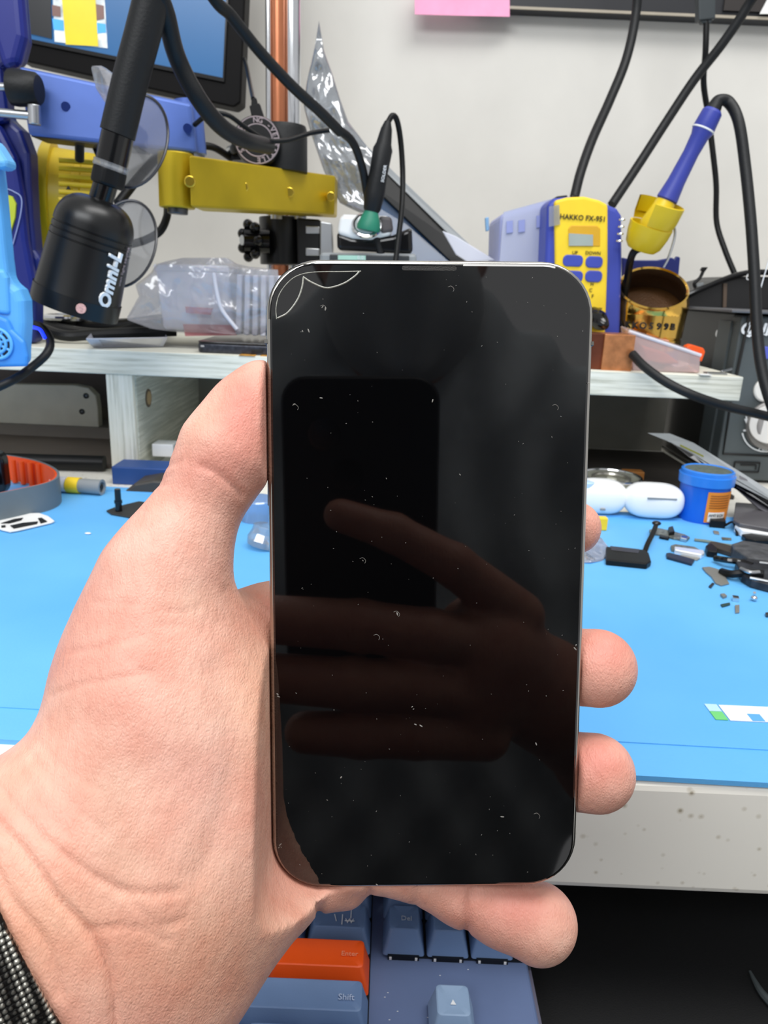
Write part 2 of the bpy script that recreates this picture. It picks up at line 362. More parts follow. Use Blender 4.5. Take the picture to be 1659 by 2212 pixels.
# hanging white thing at far right top
o = mk('hanging_paper', pp([(1641, 30), (1662, -10), (1700, -10), (1700, 30)], 1.08, 0.001), m_whitemat); tag(o, 'small corner of white paper at the top right edge under the cabinet', 'paper')

# chrome pole; its orange reflection and bright left edge are added as tubes
def pole(name, x0, x1, y, mat, label, cat, top=-450, bot=420, lean=4):
    a = Y((x0 + x1) / 2, top, y); b_ = Y((x0 + x1) / 2 + lean, bot, y); r = (x1 - x0) / 2 * y * 1.02 / FPX
    d = (a - b_).normalized(); b2 = b_ - d * ((b_.z - DESK) / d.z)
    if cat is None: return (b2, a, r)
    o = mk(name, gcyl(b2, a, r, n=40), mat, smooth=True); return tag(o, label, cat)
pole('chrome_pole', 614, 645, 0.97, m_chrome, 'shiny chrome pole rising behind the black cylinder beside the monitor', 'pole')
pole('orange_reflection_tube', 585, 612, 0.965, m_polereflect, 'added orange tube standing for the reflection in the chrome pole', 'tube')
pole('added_pole_edge_rod', 572, 583, 0.96, m_chrome, 'thin added chrome rod standing for the bright left edge of the chrome pole', 'rod')

# monitor
MY = 0.95
mon = thing('monitor', tuple(Y(300, 240, MY)), 'black framed monitor with a blue screen behind the microscope arm', 'monitor')
def mq(a, b_, y=MY): return Y(a, b_, y)
out = [(40, 130), (505, 232), (520, 222), (546, -420), (40, -420)]
mk('casing', pp(out, MY, 0.03), M('monitor_black', '060506', 0.5, spec=0.12), mon, bev=0.002)
mk('screen', pp([(60, 83), (481, 168), (506, -400), (60, -400)], MY - 0.0015, 0.002), m_screen, mon)
mk('inner_bezel', [pp([(60, 83), (481, 168), (484, 177), (58, 91)], MY - 0.003, 0.003), pp([(481, 168), (506, -400), (512, -400), (484, 177)], MY - 0.003, 0.003)], m_blackgloss, mon)
pic = mk('picture_window', pp([(112, -70), (222, -70), (232, 104), (118, 90)], MY - 0.0025, 0.001), M('screen_picture', 'c9d2d8', 0.3, var=0.6, vs=60, emit=('c2cdd6', 0.35)), mon)
mm_ = M('screen_blue_patch', '3f9ae8', 0.3, emit=('3f9ae8', 0.5))
mk('picture_detail', pp([(113, 40), (137, 44), (138, 66), (116, 64)], MY - 0.0032, 0.0006), mm_, pic)
mk('picture_detail', pp([(205, 48), (228, 52), (229, 70), (208, 72)], MY - 0.0032, 0.0006), mm_, pic)
mk('picture_detail', [pp([(108, -70), (112, 84), (60, 72), (60, -70)], MY - 0.0030, 0.0006)], M('screen_black_patch', '0c1016', 0.3), pic)
mk('picture_detail', [pp([(128, -70), (202, -70), (212, 100), (142, 96)], MY - 0.0036, 0.0006)], M('screen_yellow_patch', 'd4c01c', 0.3, emit=('d4c01c', 0.35)), pic)
mm_ = M('screen_brown_patch', '7c5b54', 0.3)
mk('picture_detail', pp([(112, 10), (130, 14), (131, 36), (113, 34)], MY - 0.0034, 0.0006), mm_, pic)
mk('picture_detail', pp([(204, 8), (224, 12), (225, 40), (207, 44)], MY - 0.0034, 0.0006), mm_, pic)

# ------------------------------------------------------------------ microscope stand, arms
MSY = 0.60
mic = thing('microscope', tuple(Y(40, 690, 0.62)), 'dark blue microscope stand body at the far left edge', 'microscope')
mk('column', pp([(-120, -60), (36, -60), (48, 82), (36, 130), (4, 148), (12, 250), (44, 280), (62, 330), (64, 400), (68, 470), (74, 540), (89, 560), (76, 650), (74, 742), (-120, 742)], 0.675, 0.02), m_navy, mic, bev=0.004, seg=3)
mk('head_block', pp([(-120, -60), (40, -60), (52, 78), (36, 140), (4, 150), (-15, 90), (-120, 60)], 0.662, 0.014), M('indigo_plastic', '182478', 0.35), mic, bev=0.006, seg=3)
mk('rib', pp([(-120, 120), (0, 140), (14, 250), (6, 262), (-120, 300)], 0.666, 0.011), m_navy, mic, bev=0.004)
mk('cheek', pp([(-120, 200), (-4, 270), (32, 340), (46, 420), (56, 520), (78, 640), (-120, 640)], 0.664, 0.012), M('deep_blue_plastic', '101f70', 0.35), mic, bev=0.004)
mk('badge', pp([(6, 418), (26, 424), (34, 440), (32, 470), (20, 510), (4, 520)], 0.662, 0.002), M('lime_badge', 'b9c42e', 0.5), mic)
mk('badge_outline', gtube(wpath([(8, 405, 0.6625), (30, 414, 0.6625), (46, 428, 0.6625), (44, 465, 0.6625), (28, 528, 0.6625)]), 0.0005, 6), M('silver_line', '8f9bc8', 0.5), mic)
kn = mk('focus_knob', [glathe(Y(20, 188, 0.645), Y(88, 194, 0.645) - Y(20, 188, 0.645), [(0, 0.009), (0.002, 0.0130), (0.006, 0.0134), (0.021, 0.0120), (0.0235, 0.0100), (0.0236, 0)], 24)], m_blackrub, mic, smooth=True)
mk('knob_stem', gcyl(Y(-10, 187, 0.645), Y(22, 188, 0.645), 0.003), m_steel, kn)
tb = mk('t_handle', [gcyl(Y(-5, 243, 0.642), Y(72, 250, 0.642), 0.0034), gcyl(Y(73, 226, 0.642), Y(75, 270, 0.642), 0.0048)], m_steel, mic, smooth=True, bev=0.0008)

def slab(tl, tr, br, bl, yl, yr, th, R=(0, 0)):
    P = [Y(*tl, yl), Y(*tr, yr), Y(*br, yr), Y(*bl, yl)]; return gprism(P, (R[0], th, 0))
arm = thing('microscope_boom', tuple(Y(240, 300, 0.62)), 'blue anodised metal arm of the microscope above the black lamp', 'microscope arm')
mk('arm_bar', slab((38, 141), (412, 222), (424, 331), (60, 292), 0.66, 0.68, 0.035), m_bluearm, arm, bev=0.003, seg=3)
mk('end_cap', gcyl(Y(405, 218, 0.70), Y(416, 334, 0.70), 0.012, n=32), m_bluearm, arm, smooth=True)
for (a, b_, yy_) in ((142, 230, 0.667), (405, 277, 0.678)):
    mk('screw', [gcyl(Y(a, b_, yy_ - 0.003), Y(a, b_, yy_ + 0.004), 0.0036, n=20)], M('blue_screw_head', '2f4590', 0.3, metal=0.6), arm, smooth=True)
mk('under_slot', [slab((66, 283), (300, 314), (300, 322), (68, 295), 0.6625, 0.674, 0.03)], m_cab, arm)
garm = thing('jointed_arm', tuple(Y(530, 420, 0.7)), 'gold anodised metal arm jointed below the blue arm', 'gold arm')
mk('arm_bar', slab((408, 334), (724, 379), (722, 464), (411, 447), 0.665, 0.84, 0.04), m_gold, garm, bev=0.002, seg=3)
a, b_ = Y(380, 331, 0.685), Y(383, 450, 0.685); mk('pivot_barrel', gcyl(b_, a, S(35, 0.69), n=48), m_gold, garm, smooth=True, bev=0.001)
mk('pivot_pin', gcyl(Y(384, 463, 0.685), Y(384, 448, 0.685), S(20, 0.69), n=32), m_darksteel, garm, smooth=True, bev=0.001)
for (u, v) in ((410, 392), (526, 404), (625, 415), (714, 424)):
    fy = 0.665 + (0.84 - 0.665) * (u - 409) / 315 * 0.93
    mk('screw', gcyl(Y(u, v, fy - 0.0025), Y(u, v, fy + 0.006), 0.0046, 0.0046, 20), M('gold_screw_head', 'f0cf50', 0.25, metal=1), garm, smooth=True, bev=0.0008)
cl = thing('arm_clamp', tuple(Y(625, 560, 0.82)), 'black clamp block hanging under the right end of the gold arm', 'clamp')
a, b_ = Y(612, 470, 0.86), Y(614, 572, 0.86)
mk('clamp_block', [gcyl(b_, a, S(48, 0.87), n=40)], m_blackmetal, cl, smooth=True, bev=0.001)
mk('clamp_jaw', pp([(640, 470), (692, 474), (692, 575), (642, 575)], 0.83, 0.04), m_blackmetal, cl, bev=0.002)
mk('pin', gcyl(Y(600, 474, 0.84), Y(600, 460, 0.84), 0.008), m_steel, cl, smooth=True)
mk('pin', gcyl(Y(648, 474, 0.84), Y(648, 463, 0.84), 0.007), m_steel, cl, smooth=True)
kc = Y(540, 520, 0.83); lob = []
for i in range(7):
    an = 2 * math.pi * i / 7; r = 0.0165
    lob.append(gell(kc + V3((0.003 * math.cos(an), r * 0.5 * math.cos(an) * 0, 0)) + V3((math.cos(an) * r * 0.45, -math.cos(an) * r * 0.6, math.sin(an) * r)), (V3((0.0055, 0, 0)), V3((0, 0.006, 0)), V3((0, 0, 0.0055))), 12, 8))
kb = mk('star_knob', lob + [gcyl(kc + V3((-0.006, 0, 0)), kc + V3((0.02, 0.004, 0)), 0.0125, n=24)], m_blackgloss, cl, smooth=True)
mk('knob_cap', gcyl(kc + V3((-0.0075, -0.006, 0)), kc + V3((-0.004, -0.003, 0)), 0.005), m_steel, kb, smooth=True)
for z_ in (497, 545): mk('bracket_slot', pp([(660, z_ - 10), (690, z_ - 8), (690, z_ + 8), (660, z_ + 8)], 0.828, 0.004), m_steel, cl, bev=0.001)

# black camera-like device with round badge, plus cylinder behind
dv = thing('vacuum_pen_base', tuple(Y(560, 360, 0.80)), 'black cylindrical device with a round lettered badge behind the gold arm', 'device')
a, b_ = Y(612, 272, 0.79), Y(612, 372, 0.79)
mk('cylinder_body', glathe(b_, a - b_, [(0, S(47, 0.8)), ((a - b_).length - 0.004, S(46, 0.8)), ((a - b_).length, S(43, 0.8)), ((a - b_).length, 0)], 48), m_blackrub, dv, smooth=True)
c = Y(556, 304, 0.755); nrm = V3((0.12, -1, 0.05)).normalized()
bdg = mk('badge_disc', glathe(c - nrm * 0.004, nrm, [(-0.02, S(44, 0.76)), (0.003, S(46, 0.76)), (0.006, S(44, 0.76)), (0.0061, 0)], 48), m_blackpl, dv, smooth=True)
for R_ in (S(42, 0.76), S(29, 0.76)): mk('badge_ring', gtorus(c + nrm * 0.002, nrm, R_, 0.0006, 48, 6), m_gink, bdg)
word = 'FOR VERSATILE USE * BENCH TOOLS * '
X, Yv, A = frame(nrm); X = V3((1, 0.12, 0)).normalized(); Yv = -X.cross(nrm) if (X.cross(nrm)).z < 0 else X.cross(nrm)
word = ' NG -VERSATILE   SAVING '
rr_ = S(35.5, 0.76)
for i, ch in enumerate(word):
    if ch == ' ': continue
    an = math.radians(110 - i * 360 / len(word)); rad = X * math.cos(an) + Yv * math.sin(an); tan = X * math.sin(an) - Yv * math.cos(an)
    text('badge_letter', ch, c + nrm * 0.0028 + rad * rr_, tan, rad, 0.0062, m_gink, bdg, 0.0001, 0.02)
u1 = mk('plug', [pp([(538, 228), (560, 222), (571, 256), (545, 260)], 0.757, 0.006), pp([(543, 212), (553, 210), (557, 228), (542, 229)], 0.758, 0.004)], m_blackpl, dv, bev=0.001)
mk('switch_nub', gcyl(Y(505, 322, 0.76), Y(497, 325, 0.77), 0.004), m_steel, dv, smooth=True)
mk('side_housing', pp([(500, 300), (520, 290), (524, 345), (497, 345)], 0.765, 0.02), m_blackpl, dv, bev=0.001)

def cable(name, pts, rpx, mat, label, cat='cable', n=12, k=10):
    y0 = pts[len(pts) // 2][2]; o = mk(name, gtube(wpath(pts), S(rpx, y0), n, k), mat, smooth=True, sharp=80); return tag(o, label, cat)
cable('black_cable', [(528, 128, 0.94), (533, 145, 0.90), (540, 180, 0.85), (547, 214, 0.76)], 4, m_blackpl, 'thin black cable from the monitor edge down to the badge device')
cable('lamp_power_cable', [(390, -420, 0.55), (340, -80, 0.55), (362, 45, 0.57), (385, 130, 0.59), (430, 215, 0.60), (480, 275, 0.62), (530, 303, 0.645), (580, 316, 0.70)], 17, m_blackrub, 'thick black cable curving down in front of the monitor to the badge device')
cable('thick_cable', [(250, -420, 0.58), (440, -40, 0.60), (500, 35, 0.62), (560, 110, 0.64), (630, 185, 0.66), (690, 240, 0.68), (735, 285, 0.70)], 11, m_blackrub, 'thick black cord crossing the chrome pole diagonally')
cable('thick_cable', [(722, 274, 0.699), (760, 305, 0.72), (782, 360, 0.735), (795, 430, 0.745), (812, 510, 0.75), (835, 590, 0.75)], 8, m_blackrub, 'black cord dropping beside the upright black tool toward the phone')
cable('thin_cable', [(420, 270, 0.68), (450, 248, 0.67), (490, 248, 0.67), (530, 275, 0.68), (575, 302, 0.69), (620, 303, 0.70), (670, 288, 0.71), (712, 281, 0.712)], 4.5, m_blackpl, 'thin black cord looping over the badge device')
cable('short_cable', [(420, 315, 0.74), (460, 318, 0.75), (500, 342, 0.77)], 7, m_blackpl, 'short black cord between the blue arm and the badge device')
cable('hanging_cable', [(172, 285, 0.68), (172, 315, 0.69), (172, 345, 0.70)], 9, m_blackpl, 'short black cord hanging between the blue arm and the yellow housing')
cable('hanging_cable', [(196, 300, 0.70), (206, 325, 0.70), (215, 345, 0.70)], 4, m_blackpl, 'thin black cord hanging behind the lamp collar')
cable('looping_cable', [(255, 440, 0.66), (290, 395, 0.68), (320, 360, 0.70), (348, 330, 0.72)], 9, m_blackpl, 'black cord running up behind the clear ring to the gold arm pivot')
cable('looping_cable', [(362, 445, 0.72), (360, 470, 0.71), (345, 500, 0.70), (310, 520, 0.69), (270, 530, 0.68)], 8, m_blackpl, 'black cord curling below the gold arm pivot behind the lamp')

# yellow housing
yh = thing('yellow_housing', tuple(Y(150, 540, 0.73)), 'yellow ribbed plastic housing behind the black lamp', 'housing')
a, b_ = Y(112, 436, 0.74), Y(330, 452, 0.76)
prof = [(0, 0.0), (0.0, 0.050), (0.002, 0.0535), (0.0105, 0.0545), (0.011, 0.049), (0.03, 0.0485), (0.032, 0.0468), (0.036, 0.0468), (0.038, 0.0485), (0.052, 0.048), (0.053, 0)]
mk('drum', glathe(Y(97, 437, 0.755), V3((1, 0.25, -0.06)), prof, 60), m_yellow2, yh, smooth=True, sharp=25)
mk('drum_rib', [gcyl(Y(127, 346 + i * 17, 0.712 - 0.0035 * i), Y(210, 352 + i * 17, 0.722 - 0.0035 * i), 0.0022, n=10) for i in range(6)], m_yellow2, yh, smooth=True)
mk('warning_mark', pp([(140, 413), (147, 401), (155, 413)], 0.7005, 0.001), m_ink, yh)

# ------------------------------------------------------------------ black lamp (gooseneck)
LY = 0.56
lamp = thing('bench_lamp', tuple(Y(150, 690, LY)), 'black cylindrical bench lamp head on a thick black arm, white lettering on its side', 'lamp')
A0, A1 = Y(218, 430, LY), Y(161, 668, LY); ax = (A0 - A1); L_ = ax.length; ax.normalize(); k_ = LY * 1.02 / FPX
R1, R0 = 86 * k_, 76 * k_
prof = [(0, R1 * 0.9), (0, R1), (0.012, R1)]
def rad(t_): return R1 + (R0 - R1) * min(1, t_ / (L_ * 0.72))
prof += [(L_ * 0.10, rad(L_ * 0.10)), (L_ * 0.104, R1 * 0.985), (L_ * 0.11, R1 * 0.985), (L_ * 0.114, rad(L_ * 0.11))]
for g in (0.60, 0.655, 0.71): prof += [(L_ * g, rad(L_ * g)), (L_ * (g + 0.004), rad(L_ * g) * 0.972), (L_ * (g + 0.012), rad(L_ * g) * 0.972), (L_ * (g + 0.016), rad(L_ * g))]
for i in range(1, 13):
    th = i / 12 * math.pi / 2; prof.append((L_ * 0.74 + (L_ * 0.26) * math.sin(th), R0 * (0.22 + 0.78 * math.cos(th) ** 0.8) if i < 12 else R0 * 0.22))
prof += [(L_ * 1.0, 0)]
hd = mk('lamp_head', glathe(A1, ax, prof, 72), m_blackmetal, lamp, smooth=True, sharp=28)
side = xx * 1; sd = (side - ax * side.dot(ax)).normalized(); fr = ax.cross(sd); fr = fr if fr.y < 0 else -fr
ld = (sd * 0.80 + fr * 0.60).normalized(); tn = ax.cross(ld)
def onlamp(t_, ang):
    d = sd * math.sin(ang) + fr * math.cos(ang); return A1 + ax * (L_ * t_) + d * (rad(L_ * t_) + 0.0004), d
s_word = 'Omni-L'
# lettering wrapped around the tube: each glyph on its own tangent plane
q, d = onlamp(0.38, math.radians(58)); text('lettering', s_word, q + d * 0.0002, ax, d.cross(ax), 0.0130, m_wink, hd, 0.0012, 0.035, shear=0.22, spacing=0.98)
for ang, s0, sz in ((80, 'Precision light source', 0.0042),):
    q, d = onlamp(0.47, math.radians(ang)); text('small_lettering', s0, q, ax, d.cross(ax), sz, m_gink, hd, 0.0002)
q, d = onlamp(0.085, math.radians(28)); dx = d.cross(ax)
mk('round_sticker', gcyl(q - d * 0.0005, q + d * 0.0008, 0.0034, n=28), M('faded_pink_sticker', 'dba9a0', 0.7, var=0.25, vs=700), hd)
nk = A0 - ax * 0.003
B = [Y(222, 425, LY), Y(232, 392, LY), Y(240, 350, LY), Y(254, 290, LY), Y(280, 180, LY), Y(312, 60, LY), Y(345, -80, LY), Y(420, -420, LY)]
mk('neck_pipe', gcyl(nk, Y(236, 372, LY), 23 * k_, n=32), m_blackgloss, lamp, smooth=True)
mk('collar_nut', gcyl(Y(231, 402, LY), Y(239, 362, LY), 34 * k_, n=8), m_blackpl, lamp, bev=0.002)
mk('clear_washer', gcyl(Y(238, 366, LY), Y(241, 352, LY), 33 * k_, n=40), m_hard, lamp, smooth=True)
mk('gloss_sleeve', gcyl(Y(240, 356, LY), Y(254, 292, LY), 30 * k_, n=40), m_blackgloss, lamp, smooth=True)
ga, gb = B[3], B[6]
mk('flexible_arm', gtube([B[3], B[4], B[5], B[6], B[7]], lambda t_: (33 - 1.5 * t_) * k_, 28, 10), m_blackrub, lamp, smooth=True)
lens = thing('glass_lens_ring', tuple(Y(140, 692, 0.64)), 'silver rimmed glass lens lying flat below the black lamp', 'lens')
c = Y(142, 686, 0.79); mk('lens_mount', gcyl(V3((c.x, c.y, ST)), c - zz * 0.003, 0.017, n=40), m_blackpl, lens, smooth=True)
mk('rim', gtorus(c, zz, 0.0195, 0.0035, 48, 10), m_chrome, lens, smooth=True)
mk('glass_disc', gcyl(c - zz * 0.003, c + zz * 0.003, 0.019, n=48), m_hard, lens, smooth=True)

# clear discs behind the lamp neck
def disc(label, cpx, rpx, y, tilt=0.3):
    th_ = thing('clear_ring_cover', tuple(Y(cpx[0], cpx[1] + rpx[1], y)), label, 'plastic cover')
    c = Y(*cpx, y); a_, b2 = rpx[0] * y * 1.02 / FPX, rpx[1] * y * 1.02 / FPX
    pts = [c + xx * a_ * math.cos(t_) + zz * b2 * math.sin(t_) + yy * 0.02 * math.sin(t_) for t_ in [2 * math.pi * i / 48 for i in range(48)]]
    mk('clear_sheet', gprism(pts, (0, 0.0012, 0)), m_disc, th_)
    mk('dark_rim', gtube(pts + [pts[0]], 0.0011, 8, smooth=False), M('dark_rim', '2a2c33', 0.3), th_, smooth=True)
disc('large clear plastic cover ring with a dark rim in front of the blue arm', (290, 303), (64, 90), 0.59)
disc('small clear plastic cover ring with a dark rim right of the lamp head', (270, 525), (62, 84), 0.60)
pf = gprism([Y(192, 142, 0.585), Y(215, 140, 0.585), Y(262, 175, 0.575), Y(270, 260, 0.57), Y(228, 225, 0.60), Y(205, 190, 0.60)], (0.002, 0.01, 0))
o = mk('cling_film_scrap', pf, m_bagclear, bev=0.002); tag(o, 'crumpled scrap of clear film stuck on the blue arm beside the lamp tube', 'plastic film')

# ------------------------------------------------------------------ light blue hand-held fan at left
FY = 0.50
fan = thing('hand_dryer', tuple(Y(30, 795, FY)), 'light blue plastic blower with a round grille at the left edge', 'blower')
mk('body', pp([(-120, 300), (-18, 318), (-8, 400), (0, 480), (8, 560), (14, 605), (38, 625), (48, 650), (50, 700), (46, 760), (46, 793), (-120, 797)], FY, 0.018), m_lightblue, fan, bev=0.005, seg=4)
mk('nozzle', pp([(-120, 280), (-18, 300), (11, 345), (14, 362), (-6, 364), (-120, 330)], FY - 0.006, 0.016), M('sky_blue_plastic', '6cb8ef', 0.4), fan, bev=0.003)
mk('face_cover', pp([(-120, 670), (-8, 680), (14, 690), (24, 712), (52, 738), (58, 770), (56, 792), (-120, 795)], FY - 0.004, 0.005), M('mid_blue_plastic', '3d8fe0', 0.45), fan, bev=0.002, seg=3)
mk('rib', pp([(-12, 582), (4, 580), (14, 600), (18, 680), (-12, 676)], FY - 0.003, 0.006), m_lightblue, fan, bev=0.003, seg=3)
c = Y(-6, 742, FY - 0.0045)
mk('grille_recess', gcyl(c, c + yy * 0.002, S(30, FY), n=40), M('dark_hole', '0b1b33', 0.6), fan)
gr = [gtorus(c - yy * 0.0005, yy, S(r_, FY), 0.0011, 40, 8) for r_ in (31, 19, 8)]
for i in range(8): an = i * math.pi / 4 + 0.3; gr.append(gcyl(c + V3((math.cos(an), 0, math.sin(an))) * 0.002, c + V3((math.cos(an), 0, math.sin(an))) * S(31, FY), 0.0009, n=8))
mk('grille', gr, m_lightblue, fan, smooth=True)
cable('blower_cable', [(60, 700, 0.56), (88, 706, 0.55), (108, 735, 0.54), (100, 765, 0.53), (60, 800, 0.52), (20, 825, 0.50), (-60, 860, 0.48)], 9, m_blackrub, 'black cable curving out below the light blue blower')
o = mk('status_light', gtube(wpath([(68, 706, 0.545), (86, 712, 0.54), (97, 730, 0.535)]), 0.0012, 8), M('blue_led', '1533ff', 0.3, emit=('1030ff', 2.0)), smooth=True); tag(o, 'glowing blue strip light on the cable by the blower', 'led light')

# ------------------------------------------------------------------ things on the shelf, left
o = mk('tangled_cable', gtube(wpath([(60, 690, 0.80), (150, 715, 0.76), (230, 722, 0.74), (300, 705, 0.76), (330, 700, 0.80)]), 0.006, 10), m_blackpl, smooth=True); tag(o, 'black cable lying on the shelf behind the clear tray', 'cable')
o = mk('tangled_cable', gtube(wpath([(80, 705, 0.72), (140, 725, 0.70), (210, 722, 0.71), (380, 715, 0.74)]), 0.005, 10), m_blackrub, smooth=True); tag(o, 'black cable lying along the shelf under the lamp', 'cable')
o = mk('black_pouch', pp([(75, 690), (180, 694), (260, 690), (330, 680), (345, 715), (200, 735), (75, 735)], 0.78, 0.05), m_blackpl, bev=0.006, seg=3); tag(o, 'flat black pouch on the shelf behind the cables', 'pouch')
tr = thing('clear_tray', tuple(Y(275, 745, 0.67)), 'small clear plastic tray lying open at the shelf edge', 'tray')
q = [Z(x, y, ST + 0.0005) for x, y in ((200, 750), (352, 749), (345, 728), (215, 727))]; qt = [Z(x, y, ST + 0.009) for x, y in ((186, 733), (362, 730), (352, 715), (205, 714))]
q = [V3((a.x, max(a.y, 0.662), a.z)) for a in q]
mk('tray_wall', [gprism([q[i], q[(i + 1) % 4], qt[(i + 1) % 4], qt[i]], (0, 0, 0.0008)) for i in range(4)], m_milky, tr)
mk('tray_base', gprism(q, (0, 0, 0.0012)), m_milky, tr)
mk('tray_pad', gprism([a * 0.7 + sum(q, V3((0, 0, 0))) / 4 * 0.3 + zz * 0.0015 for a in q], (0, 0, 0.003)), m_gray, tr)
ph = thing('flat_phone', tuple(Y(520, 760, 0.67)), 'black phone lying flat on the shelf beside the held phone', 'phone')
a = Y(428, 748, 0.664); 
P_ = [V3((a.x + x + 0.0375, 0.664 + y + 0.06, ST)) for x, y in rrect(0.078, 0.12, 0.008)]
mk('phone_case', gprism(P_, (0, 0, 0.0085)), M('worn_dark_metal', '3c3e46', 0.35, metal=0.5, var=0.4, vs=300), ph, bev=0.0015, seg=3)
mk('phone_glass', gprism([V3((v.x, v.y, ST + 0.0085)) for v in P_], (0, 0, 0.0015)), m_blackgloss, ph, bev=0.0005)
mk('side_button', gbox((a.x + 0.052, 0.6635, ST + 0.004), (0.010, 0.0012, 0.002)), m_ink, ph)
mk('side_button', gbox((a.x + 0.004, 0.6637, ST + 0.006), (0.003, 0.001, 0.0015)), m_chrome, ph)
# stacked white trays in a bag
def crate(name, x0, x1, x2, x3, ytop, ybot, yw, label, N=1):
    P0 = [Y(x0, ytop, yw), Y(x1, ytop + 4, yw), Y(x2, ybot + 8, yw), Y(x3, ybot, yw)]
    t_ = thing(name, tuple((P0[2] + P0[3]) / 2), label, 'plastic trays')
    if N == 1:
        mk('tray', gprism(P0, (0, 0.055, 0)), m_milky2, t_, bev=0.004, seg=4)
        a_, b2 = P0[0].lerp(P0[3], 0.0), P0[1].lerp(P0[2], 0.0)
        mk('lid', gprism([P0[0] + V3((-0.001, -0.0008, 0.001)), P0[1] + V3((0.001, -0.0008, 0.001)), P0[1].lerp(P0[2], 0.10) + V3((0.001, -0.0008, 0)), P0[0].lerp(P0[3], 0.10) + V3((-0.001, -0.0008, 0))], (0, 0.057, 0)), m_milky2, t_, bev=0.002, seg=3)
        return
    for i in range(N):
        f0, f1 = i / N + 0.03, (i + 1) / N - 0.03
        mk('tray', gprism([P0[0].lerp(P0[1], f0), P0[0].lerp(P0[1], f1), P0[3].lerp(P0[2], f1), P0[3].lerp(P0[2], f0)], (0, 0.055, 0)), m_milky2, t_, bev=0.0012)
m_milky2 = M('milky_white_plastic', 'e4e6f0', 0.3, sss=0.2, var=0.03)
crate('tray_stack', 333, 492, 505, 352, 572, 712, 0.715, 'large single milky white plastic box inside the clear bag, left of the tray stack')
crate('tray_stack', 508, 612, 612, 505, 592, 722, 0.70, 'right stack of milky white plastic trays next to the held phone', 6)
bagp = [(272, 690), (300, 640), (292, 615), (325, 590), (340, 568), (400, 556), (440, 560), (490, 556), (520, 575), (600, 580), (610, 700), (560, 724), (430, 722), (330, 712)]
bg_ = thing('plastic_bag', tuple(Y(440, 720, 0.69)), 'crinkled clear plastic bag around the white tray stacks', 'plastic bag')
def crumple(poly, yw, dep, mat, name, parent, amp=0.004, nx=42, nz=26, seed=0, bulge=0.012):
    # a crinkled sheet cut to an outline, with a front and a back
    from mathutils.geometry import intersect_point_line
    xs = [p_[0] for p_ in poly]; ys = [p_[1] for p_ in poly]
    def inside(a, b_):
        c_ = False; j = len(poly) - 1
        for i in range(len(poly)):
            if (poly[i][1] > b_) != (poly[j][1] > b_) and a < (poly[j][0] - poly[i][0]) * (b_ - poly[i][1]) / (poly[j][1] - poly[i][1]) + poly[i][0]: c_ = not c_
            j = i
        return c_
    V = []; F = []
    # scanline grid: rows clipped to the outline
    y0, y1 = min(ys) + 1, max(ys) - 1
    for layer in (0, 1):
        base_i = len(V)
        for r_ in range(nz + 1):
            b_ = y0 + (y1 - y0) * r_ / nz; hits = []
            for i in range(len(poly)):
                p_, q_ = poly[i], poly[(i + 1) % len(poly)]
                if (p_[1] > b_) != (q_[1] > b_): hits.append(p_[0] + (q_[0] - p_[0]) * (b_ - p_[1]) / (q_[1] - p_[1]))
            lo, hi = min(hits), max(hits)
            for k in range(nx + 1):
                a = lo + (hi - lo) * k / nx; edge = math.sin(math.pi * k / nx) ** 0.5 * math.sin(math.pi * min(1, max(0, r_ / nz * 0.96 + 0.02))) ** 0.5
                nn = mnoise.noise(V3((a * 0.018 + seed, b_ * 0.018, layer * 5.0))) + 0.6 * abs(mnoise.noise(V3((a * 0.045 - b_ * 0.02 + seed, b_ * 0.03, 3 + layer))))
                off = (-1 if layer == 0 else 1) * (bulge * edge) + amp * nn * edge + (dep if layer else 0) * edge
                V.append(Y(a, b_, yw + off))
        for r_ in range(nz):
            for k in range(nx):
                i = base_i + r_ * (nx + 1) + k; F.append((i, i + 1, i + nx + 2, i + nx + 1))
    return mk(name, (V, F), mat, parent, smooth=True, sharp=60)
crumple(bagp, 0.70, 0.07, m_bagclear, 'bag_film', bg_, 0.010, seed=1)
mk('red_print', [pp([(400, 662), (460, 666), (455, 680), (402, 676)], 0.7095, 0.0006), pp([(395, 700), (500, 702), (512, 724), (400, 726)], 0.6995, 0.0006)], M('pinkish_print', 'c98388', 0.6, var=0.2), bg_)
mk('bag_seam', gtube(wpath([(462, 590, 0.69), (468, 630, 0.688), (480, 670, 0.687), (512, 712, 0.686)]), 0.0018, 8), m_milky, bg_, smooth=True)

# ------------------------------------------------------------------ centre: static bag, caliper, vacuum tool
sb = thing('static_bag', tuple(Y(880, 560, 0.80)), 'tall curled grey see-through bag leaning against the white wall', 'plastic bag')
crumple([(689, 44), (700, 110), (718, 160), (735, 215), (752, 262), (800, 325), (880, 405), (960, 480), (1045, 560), (1010, 570), (900, 560), (800, 470), (735, 440), (700, 370), (672, 290), (656, 230), (662, 180), (680, 100)], 0.88, 0.02, m_bagstatic, 'bag_film', sb, 0.014, nx=30, nz=60, seed=4, bulge=0.010)
ps = thing('screen_panel', tuple(Y(900, 560, 0.87)), 'long dark display panel edge standing inside the grey bag', 'panel')
mk('panel_body', gprism([Y(780, 340, 0.885), Y(800, 345, 0.885), Y(1022, 570, 0.84), Y(880, 575, 0.84), Y(800, 440, 0.87)], (0, 0.006, 0)), m_teal, ps, bev=0.001)
mk('panel_edge', gprism([Y(755, 290, 0.884), Y(800, 330, 0.884), Y(1035, 560, 0.838), Y(980, 572, 0.838), Y(800, 398, 0.868)], (0, 0.010, 0)), m_blackpl, ps, bev=0.001)
